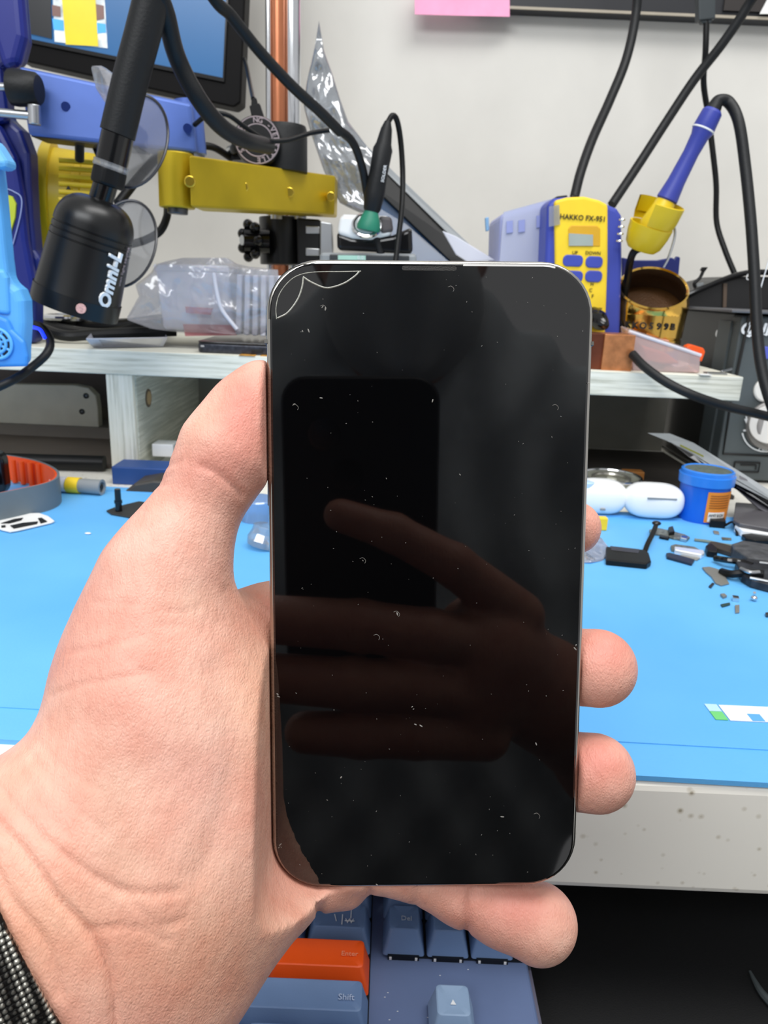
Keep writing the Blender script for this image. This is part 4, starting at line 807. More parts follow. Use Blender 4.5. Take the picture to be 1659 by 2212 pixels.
mk('black_pattern', [gprism([Z(a, b_, MT + 0.0019) for a, b_ in s_], (0, 0, 0.0004)) for s_ in bl_], m_ink, wcard)
o = mk('black_strap_piece', gprism([Z(a, b_, MT) for a, b_ in ((230, 1106), (250, 1098), (300, 1086), (330, 1090), (320, 1122), (280, 1120), (240, 1113))], (0, 0, 0.0015)), M('dark_grey_rubber_pad', '2c2c2b', 0.6), bev=0.0005); tag(o, 'flat dark pad on the mat left of the thumb', 'pad')
o = mk('upright_peg', [gcyl(Z(257, 1108, MT) + zz * 0.0015, Z(257, 1108, MT) + zz * 0.019, 0.0026, 0.0022, 16), gcyl(Z(257, 1108, MT) + zz * 0.008, Z(257, 1108, MT) + zz * 0.010, 0.003, n=16)], m_blackgloss, smooth=True); tag(o, 'small shiny black peg standing on the dark pad', 'peg')
o = mk('blue_box', gbox(tuple(Z(300, 1052, DESK) + V3((0.01, 0.02, 0.008))), (0.07, 0.03, 0.016)), M('navy_box', '234a8c', 0.5), bev=0.001); tag(o, 'dark blue box behind the mat at the foot of the shelf upright', 'box')
o = mk('dark_gadget', pp([(268, 1062), (290, 1045), (330, 1038), (400, 1042), (400, 1082), (300, 1078), (270, 1072)], 0.60, 0.03), M('brown_black_plastic', '3f3a35', 0.5), bev=0.002); tag(o, 'dark brown gadget behind the thumb at the back of the mat', 'gadget')
o = mk('white_cube', gbox((-0.2105, 0.69, DESK + 0.02), (0.02, 0.02, 0.012)), m_white, bev=0.001); tag(o, 'small white block stuck beside the inside foot of the shelf upright', 'block')
o = mk('rod_bundle', gcyl((-0.42, 0.66, DESK + 0.008), (-0.262, 0.67, DESK + 0.008), 0.007, n=16), m_blackpl, smooth=True); tag(o, 'black rod lying under the shelf behind the grey tube', 'rod')
o = mk('mat_crumb', gell(Z(190, 1152, MT + 0.0006), (V3((0.0022, 0, 0)), V3((0, 0.0014, 0)), V3((0, 0, 0.0006)))), m_whitemat, smooth=True); tag(o, 'single white crumb on the mat below the white card', 'crumb')
o = mk('dark_bar', gbox(tuple(Z(560, 1040, DESK) + V3((-0.02, 0.03, 0.012))), (0.09, 0.03, 0.022)), M('charcoal_box', '34332f', 0.5), bev=0.001); tag(o, 'charcoal bar at the back of the mat between thumb and phone', 'box')
o = mk('pale_blue_cup', glathe(Z(555, 1122, MT), zz, [(0, 0), (0, 0.012), (0.016, 0.014), (0.017, 0.013), (0.017, 0)], 32), film('pale_blue_clear', 'bcd6f2', 0.2, haze=0.35), smooth=True); tag(o, 'pale blue translucent cup behind the phone edge under the thumb', 'cup')
gl_ = Z(572, 1180, MT)
o = mk('bottle_cap', [glathe(gl_ + zz * 0.001, V3((0.2, 0.1, 1)), [(0, 0), (0, 0.0125), (0.004, 0.013), (0.009, 0.011), (0.0135, 0.0105), (0.014, 0.009), (0.0142, 0)], 12)], m_hard); tag(o, 'faceted clear plastic cap on the mat left of the phone', 'cap')

# ------------------------------------------------------------------ back right of the mat
def case(label, cx, cyb, wpx, hpx, y, seam, rot=0.0):
    q = Z(cx, cyb, MT); k = y * 1.02 / FPX; W, H, T_ = wpx * k, hpx * k * 0.66, 0.0285
    e = thing('earbud_case', tuple(q), label, 'earbud case'); R = Matrix.Rotation(rot, 3, 'Z')
    def sup(z0, z1, sc=1.0):
        V = []; F = []; n, m_ = 48, 20
        for i in range(m_ + 1):
            th = math.pi * i / m_; zc = math.cos(th)
            for j in range(n):
                ph = 2 * math.pi * j / n; ex = 0.55
                sx = math.copysign(abs(math.cos(ph)) ** ex, math.cos(ph)) * math.copysign(abs(math.sin(th)) ** 0.62, 1)
                sy_ = math.copysign(abs(math.sin(ph)) ** 0.8, math.sin(ph)) * abs(math.sin(th)) ** 0.62
                V.append(q + R @ V3((sx * W / 2 * sc, sy_ * H / 2 * sc * 1.0, 0)) + zz * (T_ / 2 * (1 + math.copysign(abs(zc) ** 0.85, zc) * sc) + 0.0002) + yy * (H / 2))
        for i in range(m_):
            for j in range(n): j2 = (j + 1) % n; F.append((i * n + j, i * n + j2, (i + 1) * n + j2, (i + 1) * n + j))
        return V, F
    b_ = mk('case_body', sup(0, 1), m_white, e, smooth=True, sharp=80)
    return e, q, W, H, T_
e, q, W, H, T_ = case('white earbud case lying on its back between the other case and the blue jar', 1418, 1127, 132, 112, 0.575, True, -0.05)
lt = q + V3((0.0, 0.0015, T_ * 0.80)); mk('hinge_line', gbox(tuple(q + V3((0.002, 0.0052, T_ * 0.68))), (0.0235, 0.011, 0.0013)), m_gray, e)
e, q, W, H, T_ = case('white earbud case closest to the phone, partly hidden by a fingertip', 1300, 1118, 118, 118, 0.585, True)
mk('led_slot', gbox(tuple(q + V3((0.0, 0.004, T_ * 0.24))), (0.004, 0.009, 0.0014)), m_gray, e)
di = thing('glass_dish', tuple(V3((Y(1330, 1010, 0.66).x, 0.655, DESK))), 'round silvery glass dish behind the two white earbud cases', 'dish')
dc = V3((Y(1328, 1010, 0.655).x, 0.662, DESK))
mk('dish_body', glathe(dc, zz, [(0.0, 0), (0.0, 0.022), (0.010, 0.027), (0.018, 0.0275), (0.018, 0.0255), (0.012, 0.0245), (0.010, 0)], 56), M('greenish_grey_glass', 'a6a79c', 0.15, metal=0.5), di, smooth=True, sharp=35)
mk('dish_rim', gtorus(dc + zz * 0.0182, zz, 0.0265, 0.0014, 56, 8), m_chrome, di, smooth=True)
mk('inner_ring', gtorus(dc + zz * 0.0165, zz, 0.016, 0.0022, 48, 8), M('dull_silver', 'aaa89e', 0.25, metal=0.8), di, smooth=True)
o = mk('amber_piece', gbox(tuple(Z(1372, 1048, DESK) + V3((0, 0.012, 0.006))), (0.02, 0.012, 0.012)), M('amber_plastic', 'a2692f', 0.4), bev=0.001); tag(o, 'amber brown piece behind the right earbud case', 'piece')
o = mk('light_blue_cap', gcyl(Z(1262, 1110, MT), Z(1262, 1110, MT) + zz * 0.028, 0.0055, n=24), M('pale_blue_soft', 'b9d4ec', 0.4), smooth=True, bev=0.001); tag(o, 'pale blue cylinder right against the phone edge behind the fingertip', 'bottle')
jr = thing('flux_jar', tuple(Z(1532, 1134, MT)), 'blue plastic jar with an orange label at the back right of the mat', 'jar')
jb = Z(1532, 1134, MT) + yy * 0.019; kk = 0.59 * 1.02 / FPX; jr_ = 52 * kk; hj = 0.0415
jbody = mk('jar_body', glathe(jb, zz, [(0, 0), (0, jr_ * 0.93), (0.002, jr_ * 0.97), (hj * 0.72, jr_), (hj * 0.72, jr_ * 0.95), (hj * 0.8, jr_ * 0.95)], 56), m_jar, jr, smooth=True, sharp=30)
mk('jar_lid', glathe(jb, zz, [(hj * 0.72, jr_ * 1.02), (hj * 0.74, jr_ * 1.10), (hj * 0.92, jr_ * 1.12), (hj * 0.93, jr_ * 1.06), (hj * 1.0, jr_ * 1.05), (hj * 1.02, jr_ * 0.98), (hj * 1.0, jr_ * 0.92)], 56), M('lid_blue_plastic', '2f7fdd', 0.25), jr, smooth=True, sharp=30)
mk('lid_top', glathe(jb, zz, [(hj * 1.0, jr_ * 0.93), (hj * 1.005, 0)], 40), M('dusty_olive_lid_sticker', '55605a', 0.6, var=0.3, vs=300), jr)
lb = mk('jar_label', openlathe(jb, zz, [(0.0015, jr_ * 0.99 + 0.0004), (hj * 0.68, jr_ + 0.0007)], 0, 0.1), m_label, jr)
D.objects.remove(lb)
def arcstrip(c, r_, z0, z1, a0, a1, n=16, r2=None):
    V = []; F = []
    for i in range(n + 1):
        a = math.radians(a0 + (a1 - a0) * i / n); d = V3((math.cos(a), math.sin(a), 0)); V += [c + d * r_ + zz * z0, c + d * (r2 or r_) + zz * z1]
    for i in range(n): F.append((2 * i, 2 * i + 2, 2 * i + 3, 2 * i + 1))
    return V, F
lb = mk('jar_label', arcstrip(jb, jr_ * 0.975 + 0.0006, 0.002, hj * 0.66, -105, -34, r2=jr_ * 1.0 + 0.0006), m_label, jr)
mk('label_panel', arcstrip(jb, jr_ * 1.0 + 0.0007, hj * 0.07, hj * 0.26, -98, -56), m_whitemat, lb)
for i in range(6): mk('label_text', arcstrip(jb, jr_ * 1.0 + 0.0009, hj * (0.34 + i * 0.048), hj * (0.358 + i * 0.048), -99, -48), M('brown_ink', '8c4d14', 0.6), lb)
for i, ch in enumerate('AMTECH'):
    an = math.radians(-94 + i * 6); d = V3((math.cos(an), math.sin(an), 0)); text('label_letter', ch, jb + d * (jr_ + 0.0011) + zz * hj * 0.20, zz.cross(d), zz, 0.0032, m_ink, lb, 0.0001)
# leaning thin grey sheet / flat panels
lp_ = thing('leaning_tablet', tuple(Z(1640, 1085, MT)), 'thin grey display sheet leaning diagonally in front of the hot air station', 'display panel')
mk('sheet_body', gprism([Y(1400, 936, 0.64), Y(1448, 937, 0.66), Y(1500, 958, 0.64), Y(1700, 1082, 0.59), Y(1700, 1100, 0.585), Y(1560, 1030, 0.60), Y(1490, 978, 0.625), Y(1440, 952, 0.636)], (0.0, 0.002, 0.0)), m_gray, lp_, bev=0.0003)
mk('sheet_edge', gprism([Y(1448, 955, 0.634), Y(1500, 983, 0.622), Y(1700, 1100, 0.583), Y(1700, 1120, 0.583), Y(1560, 1040, 0.600), Y(1490, 988, 0.622)], (0.0, 0.003, 0.0)), m_blackgloss, lp_, bev=0.0003)
mk('yellow_edge', gprism([Y(1470, 960, 0.631), Y(1520, 984, 0.618), Y(1520, 988, 0.618), Y(1470, 964, 0.631)], (0, 0.001, 0)), M('olive_edge', '8b8a2c', 0.5), lp_)
st_ = thing('stacked_display', tuple(Z(1640, 1130, MT)), 'dark tilted display panel below the leaning grey sheet at the right edge', 'display panel')
mk('panel_body', gprism([Y(1590, 1055, 0.60), Y(1600, 1028, 0.61), Y(1720, 1090, 0.60), Y(1720, 1140, 0.575), Y(1640, 1100, 0.59)], (0, 0.006, 0)), M('scuffed_grey_glass', '66656a', 0.3), st_, bev=0.0006)
st2 = thing('flat_tablet', tuple(Z(1640, 1150, MT)), 'dark grey tablet lying flat on a white box right of the blue jar', 'tablet')
q = [Z(a, b_, MT + 0.0065) for a, b_ in ((1588, 1092), (1780, 1105), (1780, 1170), (1596, 1138), (1583, 1130))]
mk('tablet_body', gprism(q, (0, 0, 0.003)), M('dusty_dark_glass', '59575a', 0.35), st2, bev=0.0006)
q = [Z(a, b_, MT) for a, b_ in ((1590, 1110), (1780, 1120), (1780, 1185), (1600, 1160), (1585, 1150))]
o = mk('white_box', gprism(q, (0, 0, 0.006)), m_white, bev=0.001); tag(o, 'low white box under the flat dark tablet at the right edge', 'box')

# ------------------------------------------------------------------ small parts on the mat, right
def flat(name, label, cat, pts, h, mat, bev=0.0004, z=0.0, parent=None, zoff=0):
    o = mk(name, gprism([Z(a, b_, MT + z) for a, b_ in pts], (0, 0, h)), mat, parent, bev=bev)
    if label: tag(o, label, cat)
    return o
sp = thing('speaker_module', tuple(Z(1355, 1218, MT)), 'black rectangular speaker module with a bent flex tail near the fingertips', 'speaker module')
flat('module_body', None, None, [(1307, 1192), (1390, 1199), (1400, 1206), (1405, 1224), (1396, 1230), (1308, 1221)], 0.0042, m_blackpl, 0.0008, 0, sp)
flat('module_plate', None, None, [(1316, 1192), (1380, 1199), (1378, 1207), (1318, 1200)], 0.0046, m_navygrey if False else M('dark_slate_plastic', '343642', 0.5), 0.0004, 0, sp)
mk('flex_tail', ribbon([Z(1390, 1202, MT) , Z(1396, 1190, MT) + zz * 0.004, Z(1408, 1172, MT) + zz * 0.008, Z(1414, 1158, MT) + zz * 0.010], 0.0006, 0.0035), m_blackpl, sp)
mk('flex_connector', gell(Z(1414, 1157, MT) + zz * 0.010, (V3((0.0035, 0, 0)), V3((0, 0.003, 0)), V3((0, 0, 0.0018)))), m_blackgloss, sp, smooth=True)
ff = thing('flex_assembly', tuple(Z(1450, 1160, MT)), 'long grey flex assembly with dark blocks lying left of centre among the parts', 'phone part')
flat('flex_strip', None, None, [(1402, 1148), (1420, 1144), (1448, 1150), (1478, 1158), (1490, 1164), (1484, 1170), (1455, 1166), (1425, 1158), (1404, 1155)], 0.0016, m_pcb, 0.0003, 0, ff)
flat('dark_block', None, None, [(1442, 1150), (1452, 1147), (1456, 1160), (1444, 1162)], 0.0045, m_blackpl, 0.0005, 0, ff)
flat('dark_block', None, None, [(1424, 1160), (1446, 1164), (1444, 1168), (1424, 1164)], 0.002, m_blackpl, 0.0005, 0, ff)
flat('bright_block', None, None, [(1470, 1164), (1486, 1166), (1482, 1172), (1468, 1169)], 0.003, m_steel, 0.0005, 0, ff)
sl_ = thing('metal_frame_part', tuple(Z(1480, 1205, MT)), 'bright silver bar with dark strips in the middle of the loose parts', 'phone part')
flat('dark_strip', None, None, [(1438, 1200), (1446, 1199), (1500, 1214), (1494, 1223), (1440, 1208)], 0.002, M('dark_navy_strip', '1c2434', 0.4), 0.0004, 0, sl_)
flat('silver_bar', None, None, [(1456, 1190), (1518, 1198), (1520, 1204), (1514, 1208), (1456, 1197)], 0.0035, M('bright_foil', 'f0f3f6', 0.25, metal=0.4), 0.0005, 0, sl_)
flat('grey_strip', None, None, [(1448, 1184), (1458, 1181), (1500, 1187), (1512, 1194), (1450, 1192)], 0.0022, m_pcb, 0.0004, 0, sl_)
flat('thin_plate', None, None, [(1462, 1206), (1506, 1212), (1512, 1208), (1470, 1201)], 0.001, m_magnet, 0.0003, 0, sl_)
pf_ = thing('phone_midframe', tuple(Z(1620, 1260, MT)), 'large pile of dark phone frame and cable parts at the right edge of the mat', 'phone parts')
flat('frame_plate', None, None, [(1586, 1230), (1640, 1205), (1760, 1215), (1760, 1305), (1650, 1278), (1620, 1270), (1600, 1258)], 0.006, M('dark_slate_part', '2e3036', 0.4, metal=0.3, var=0.5, vs=200), 0.001, 0, pf_)
flat('long_bar', None, None, [(1525, 1187), (1532, 1180), (1548, 1181), (1660, 1212), (1760, 1222), (1760, 1232), (1640, 1222), (1560, 1198)], 0.004, M('dark_brown_bar', '3a332c', 0.5), 0.0008, 0, pf_)
flat('upper_plate', None, None, [(1576, 1200), (1600, 1192), (1760, 1218), (1760, 1250), (1610, 1230), (1580, 1210)], 0.009, M('charcoal_part', '46474a', 0.5, var=0.4, vs=200), 0.001, 0, pf_)
flat('connector_block', None, None, [(1522, 1192), (1534, 1186), (1546, 1196), (1548, 1206), (1526, 1203)], 0.005, m_blackpl, 0.0008, 0, pf_)
mk('cable_bit', gtube([Z(1545, 1206, MT + 0.003), Z(1570, 1210, MT + 0.005), Z(1598, 1214, MT + 0.005), Z(1625, 1222, MT + 0.005)], 0.0022, 8), m_blackgloss, pf_, smooth=True)
mk('cable_bit', gtube([Z(1559, 1235, MT + 0.002), Z(1580, 1240, MT + 0.004), Z(1610, 1238, MT + 0.006), Z(1650, 1240, MT + 0.008)], 0.0026, 8), m_blackpl, pf_, smooth=True)
mk('silver_bit', gtube([Z(1600, 1228, MT + 0.009), Z(1620, 1236, MT + 0.009), Z(1640, 1236, MT + 0.009)], 0.0013, 8), m_steel, pf_, smooth=True)
mk('silver_bit', gtube([Z(1640, 1215, MT + 0.0095), Z(1700, 1222, MT + 0.0095)], 0.0009, 8), m_steel, pf_, smooth=True)
mk('silver_bit', gtube([Z(1620, 1248, MT + 0.0065), Z(1660, 1256, MT + 0.0065)], 0.0009, 8), m_steel, pf_, smooth=True)
flat('shield_plate', 'grey curved metal shield plate lying left of the dark pile', 'metal plate', [(1516, 1228), (1532, 1227), (1552, 1233), (1561, 1240), (1575, 1263), (1558, 1267), (1545, 1262), (1536, 1248), (1524, 1238)], 0.0012, m_magnet)
flat('camera_flex', 'small black camera part with a bent tail in front of the blue jar', 'phone part', [(1530, 1128), (1545, 1126), (1562, 1133), (1566, 1142), (1532, 1139)], 0.006, m_blackpl)
o = mk('bent_wire', ribbon([Z(1564, 1142, MT) + zz * 0.002, Z(1580, 1142, MT) + zz * 0.005, Z(1588, 1150, MT) + zz * 0.003, Z(1592, 1158, MT)], 0.0012, 0.002), m_blackpl); tag(o, 'thin bent black tail reaching from the camera part to the mat', 'wire')
flat('black_strip_part', 'long black strip lying right of the thin flex at the right edge', 'phone part', [(1600, 1164), (1640, 1160), (1700, 1166), (1700, 1178), (1630, 1178), (1608, 1172)], 0.004, m_blackpl, 0.0008)
o = mk('thin_flex', gtube([Z(1500, 1166, MT + 0.001), Z(1530, 1170, MT + 0.001), Z(1560, 1176, MT + 0.001), Z(1590, 1180, MT + 0.001)], 0.0012, 8), M('olive_grey_flex', '6d7a70', 0.5), smooth=True); tag(o, 'thin olive grey flex cable strip above the silver bar', 'flex cable')
for (lab, pts, mt, h) in (
    ('small grey rectangle just right of the flex strip end', [(1540, 1148), (1552, 1150), (1554, 1156), (1542, 1154)], m_magnet, 0.001),
    ('green grey sliver between the flex and the black strip', [(1558, 1162), (1580, 1164), (1580, 1168), (1560, 1167)], m_pcb, 0.0008),
    ('dark tilted screw left below the shield plate', [(1530, 1269), (1538, 1261), (1543, 1263), (1536, 1272)], m_darksteel, 0.001),
    ('small grey screw lying above the silver shiny one', [(1555, 1287), (1564, 1286), (1570, 1291), (1562, 1294)], m_magnet, 0.0015),
    ('bright shiny silver screw below the shield plate', [(1580, 1293), (1594, 1295), (1596, 1301), (1582, 1299)], m_chrome, 0.0025),
    ('dark green sliver lowest on the mat', [(1556, 1308), (1576, 1304), (1577, 1308), (1560, 1313)], M('dark_green_bit', '24403c', 0.5), 0.001),
    ('grey brown upright rectangle lowest right of the green sliver', [(1587, 1310), (1597, 1309), (1597, 1325), (1588, 1326)], m_magnet, 0.001),
    ('tiny dark screw at the very right edge of the mat', [(1652, 1328), (1662, 1326), (1664, 1334), (1654, 1334)], m_darksteel, 0.0015)):
    flat('small_part', lab, 'small part', pts, h, mt, 0.0002)['group'] = 'tiny loose parts on the mat'
o = mk('small_screw', [gcyl(Z(1629, 1293, MT + 0.001), Z(1630, 1280, MT + 0.006), 0.0009, n=10), gell(Z(1629, 1292, MT + 0.0018), (V3((0.002, 0, 0)), V3((0, 0.002, 0)), V3((0, 0, 0.0016))), 12, 8)], m_chrome, smooth=True); tag(o, 'upright silver screw with a bright round head under the dark pile', 'screw')
o = mk('yellow_piece', gbox(tuple(Z(1301, 1146, MT) + V3((0, 0.003, 0.005))), (0.007, 0.007, 0.010)), m_yellow, bev=0.0008); tag(o, 'small yellow plastic piece right of the index fingertip', 'piece')
o = mk('clear_film_piece', crumple([(1245, 1212), (1250, 1180), (1270, 1168), (1300, 1178), (1322, 1192), (1310, 1208), (1280, 1216)], 0.53, 0.004, film('bluish_film', 'd8e4f6', 0.4, haze=0.30, bump=0.8, bs=90), 'tmp', None, 0.003, 20, 10, 3, 0.004)[0:2] if False else gprism([Z(a, b_, MT) + zz * z_ for a, b_, z_ in ((1245, 1216, 0), (1255, 1190, .004), (1275, 1178, .009), (1296, 1184, .006), (1318, 1200, .002), (1300, 1212, .0), (1275, 1218, .001))], (0.001, 0.002, 0.0008)), film('bluish_film', 'd8e4f6', 0.4, haze=0.30, bump=0.8, bs=90)); tag(o, 'scrap of bluish clear film on the mat beside the black speaker module', 'plastic film')

# ------------------------------------------------------------------ keyboard on the tray
KT = 0.661; KB = 0.6515
kbd = thing('keyboard', tuple(V3((-0.1, 0.22, 0.629))), 'blue grey keyboard on the tray below the bench edge with one orange key', 'keyboard')
xr = Z(1150, 2125, KB).x; U = 0.01905
mk('case', gbox((xr - 0.18, 0.215, (0.629 + KB - 0.0005) / 2), (0.36, 0.155, KB - 0.0005 - 0.629)), m_case, kbd, bev=0.002, seg=3)
mk('case_side', gbox((xr + 0.001, 0.215, 0.638), (0.002, 0.15, 0.016)), M('grey_case_side', '6c6a7c', 0.5), kbd)
def key(xr_, yc, wu, mat, name='key', h=None, legend=None, u=0.97):
    """keycap: tapered sides, dished top set back"""
    h = (KT - KB + 0.0005) if h is None else h; W = wu * U - 0.0011; Dp_ = 0.0178
    x1 = xr_ - 0.0005; x0 = x1 - W; y0, y1 = yc - Dp_ / 2, yc + Dp_ / 2; ins = 0.0026; tf, tb2 = 0.0042, 0.0006
    def ring(x0, x1, y0, y1, z, r=0.0012):
        c = ((x0 + x1) / 2, (y0 + y1) / 2); return [V3((c[0] + a, c[1] + b_, z)) for a, b_ in rrect(x1 - x0, y1 - y0, r, 3)]
    A_ = ring(x0, x1, y0, y1, KB + 0.0012); B_ = ring(x0 + ins, x1 - ins, y0 + tf, y1 - tb2, KB + 0.0012 + h - 0.0003, 0.0018); C_ = ring(x0 + ins + 0.0005, x1 - ins - 0.0005, y0 + tf + 0.0005, y1 - tb2 - 0.0005, KB + 0.0012 + h, 0.0018)
    Dd = ring(x0 + ins + 0.003, x1 - ins - 0.003, y0 + tf + 0.003, y1 - tb2 - 0.003, KB + 0.0012 + h - 0.0005, 0.0018)
    n = len(A_); V = A_ + B_ + C_ + Dd; F = [tuple(range(3 * n, 4 * n)), tuple(reversed(range(n)))]
    for k in range(3):
        for i in range(n): j = (i + 1) % n; F.append((k * n + i, k * n + j, (k + 1) * n + j, (k + 1) * n + i))
    o = mk(name, (V, F), mat, kbd, smooth=True, sharp=32)
    return o, ((x0 + x1) / 2, (y0 + y1) / 2 + 0.0018, KB + 0.0012 + h), (x0 + ins, x1 - ins, y0 + tf, y1 - tb2)
xe = Z(800, 2100, KB + 0.002).x
ye = Z(700, 2062, KT).y - 0.002
ys_ = {0: ye, 1: ye - U, -1: ye + U}
ko, kc_, kr = key(xe, ye, 2.25, M('orange_keycap', 'f0560f', 0.45, bump=0.05, bs=1200), 'enter_key')
text('legend', 'Enter', V3((kr[1] - 0.0058, kc_[1] - 0.0005, kc_[2] + 0.0001)), xx, yy, 0.0032, M('faded_orange_ink', 'f59a72', 0.6), ko, 0.00005)
ko, kc_, kr = key(xe, ye - U, 2.75, m_keyblue, 'shift_key'); text('legend', 'Shift', V3((kr[1] - 0.0060, kc_[1] - 0.0010, kc_[2] + 0.0001)), xx, yy, 0.0036, M('faded_blue_ink', 'b3c3de', 0.6), ko, 0.00005)
ko, kc_, kr = key(xe, ye + U, 1.5, m_keyblue, 'backslash_key')
t1 = V3((kr[1] - 0.0085, kr[2] + 0.0032, kc_[2] + 0.0002))
text('legend', '\\', t1 + V3((-0.0045, 0.0014, 0)), xx, yy, 0.0052, m_wink, ko, 0.00005); text('legend', '|', t1 + V3((-0.0015, 0.0012, 0)), xx, yy, 0.0058, m_wink, ko, 0.00005)
text('legend', 'W', t1 + V3((0.0017, 0, 0)), xx, yy, 0.0036, m_wink, ko, 0.00005); mk('legend', gbox(t1 + V3((0.0017, 0.0002, 0)), (0.0042, 0.0003, 0.0002)), m_wink, ko); text('legend', '|', t1 + V3((0.0022, 0.0042, 0)), xx, yy, 0.005, m_wink, ko, 0.00005)
xl = xe - 2.75 * U
for i in range(6): key(xl - i * U, ye - U, 1, m_keylight if i == 0 else m_keyblue)
xl = xe - 2.25 * U
for i in range(6): key(xl - i * U, ye, 1, m_keyblue)
xl = xe - 1.5 * U
for i in range(6): key(xl - i * U, ye + U, 1, m_keyblue)
for i in range(8): key(xe - i * U * 1.0 - (0 if i else 0), ye + 2 * U, 2 if i == 0 else 1, m_keyblue) if i == 0 else key(xe - U - i * U, ye + 2 * U, 1, m_keyblue)
xn = Z(918, 2040, KB + 0.0015).x
for i in range(3):
    ko, kc_, kr = key(xn + i * U, ye + U + 0.0004, 1, m_keyblue, 'navigation_key')
    if i == 0: text('legend', 'Del', V3(((kr[0] + kr[1]) / 2 + 0.001, kc_[1] - 0.0008, kc_[2] + 0.0001)), xx, yy, 0.0034, M('pale_ink', 'c2cddb', 0.6), ko, 0.00005)
    key(xn + i * U, ye + 2 * U + 0.0004, 1, m_keyblue, 'navigation_key')
    fx = xn + i * U - U / 2
    mk('switch_housing', [gbox((fx, ye + U - 0.0078, KB + 0.0006), (0.0135, 0.003, 0.0022))], m_blackgloss, kbd)
    mk('switch_light', [gbox((fx - 0.0055, ye + U - 0.0094, KB + 0.0006), (0.0010, 0.0006, 0.0012)), gbox((fx + 0.0055, ye + U - 0.0094, KB + 0.0006), (0.0010, 0.0006, 0.0012))], m_white, kbd)
mk('key_well', gbox((xn + U, ye + 1.5 * U + 0.0005, KB), (3.0 * U, 1.9 * U, 0.0008)), m_cab, kbd)
mk('key_well', gbox((xe - 3.3 * U, ye + 0.5 * U + 0.0005, KB), (6.6 * U, 3.85 * U, 0.0008)), m_cab, kbd)
xa = Z(1026, 2190, KB + 0.002).x
ko, kc_, kr = key(xa, ye - U, 1, m_keylight, 'arrow_key')
c = V3(((kr[0] + kr[1]) / 2, kc_[1] - 0.001, kc_[2] - 0.0003)); mk('legend', gprism([c + V3((-0.0011, -0.001, 0)), c + V3((0.0011, -0.001, 0)), c + V3((0, 0.0011, 0))], (0, 0, 0.0003)), m_wink, ko)
for i in range(3): key(xa + (i - 1) * U, ye - 2 * U, 1, m_keylight, 'arrow_key')
for i in range(5): key(xe - i * 1.25 * U, ye - 2 * U, 1.25, m_keyblue)
dus = []
for i in range(9):
    q = V3((random.uniform(xe + 0.004, xr - 0.004), random.uniform(ye - 0.02, ye + 0.008), KB - 0.0003)); dus.append(gell(q, (V3((0.0004, 0, 0)), V3((0, 0.0002, 0)), V3((0, 0, 0.0001))), 6, 4))
d_ = mk('dust', dus, m_wink, kbd); d_['kind'] = 'stuff'
o = mk('mouse_cable', gtube([Z(1620, 2098, 0.631), Z(1632, 2122, 0.631), Z(1650, 2150, 0.631), Z(1690, 2190, 0.631)], lambda t_: 0.0006 + 0.0016 * t_, 8), m_greydev, smooth=True); tag(o, 'thin grey curved edge on the black pad at the bottom right', 'cable')
# ------------------------------------------------------------------ the held phone (camera-space frame, then world)
def cw(p): return c2w(p)
def cdir(v): return RT * v[0] - UP * v[1] + fw * v[2]
pn = np.array([-0.020, -0.104, 1.0]); pn /= np.linalg.norm(pn)          # glass normal, pointing away from the camera
pc_ = np.array([(924 - CX) / FPX, (1269 - CY) / FPX, 1.0]) * 0.1855
an = math.radians(0.35)
ex = np.array([math.cos(an), -math.sin(an) * 0 + 0.004, 0]); ex -= pn * ex.dot(pn); ex /= np.linalg.norm(ex)
ey = np.cross(pn, ex)                                                      # roughly down the picture
PW, PH, PT, PR = 0.0792, 0.1594, 0.0080, 0.0128
def pl_(u, v, z): return pc_ + ex * u + ey * v + pn * z                      # phone local -> camera space
def plw(u, v, z): return cw(pl_(u, v, z))
def pix_on_glass(px_, py_, z=0.0):
    r = np.array([(px_ - CX) / FPX, (py_ - CY) / FPX, 1.0]); t_ = (pc_ + pn * z).dot(pn) / r.dot(pn); q = r * t_ - pc_
    return q.dot(ex), q.dot(ey)
m_glass = M('black_screen_glass', '050506', 0.03, spec=0.95, coat=0, var=0.0)
m_frame = M('polished_steel_frame', 'b4b1aa', 0.16, metal=1)
hp = thing('held_phone', tuple(plw(0, PH / 2, PT / 2)), 'black screened phone held upright in the hand, glass cracked at its top left corner', 'phone')
rr0 = rrect(PW, PH, PR, 10); rr1 = rrect(PW - 0.0016, PH - 0.0016, PR - 0.0008, 10); rr2 = rrect(PW - 0.0052, PH - 0.0052, PR - 0.0026, 10)
def rings(levels):
    V = []; F = []; n = len(levels[0][0])
    for r_, z in levels: V += [plw(a, b_, z) for a, b_ in r_]
    for k in range(len(levels) - 1):
        for i in range(n): j = (i + 1) % n; F.append((k * n + i, k * n + j, (k + 1) * n + j, (k + 1) * n + i))
    F.append(tuple(reversed(range(n)))); F.append(tuple((len(levels) - 1) * n + i for i in range(n))); return V, F
mk('steel_frame', rings([(rr1, 0.0002), (rrect(PW - 0.0006, PH - 0.0006, PR - 0.0003, 10), 0.0004), (rr0, 0.0011), (rr0, PT - 0.0011), (rrect(PW - 0.0006, PH - 0.0006, PR - 0.0003, 10), PT - 0.0004), (rr1, PT)]), m_frame, hp, smooth=True, sharp=50)
mk('screen_glass', rings([(rrect(PW - 0.0030, PH - 0.0030, PR - 0.0015, 10), -0.00055), (rrect(PW - 0.0020, PH - 0.0020, PR - 0.0010, 10), -0.0003), (rrect(PW - 0.0018, PH - 0.0018, PR - 0.0009, 10), 0.0012)]), m_glass, hp, smooth=True, sharp=12)
mk('back_glass', rings([(rr1, PT), (rr1, PT + 0.0004)]), m_glass, hp)
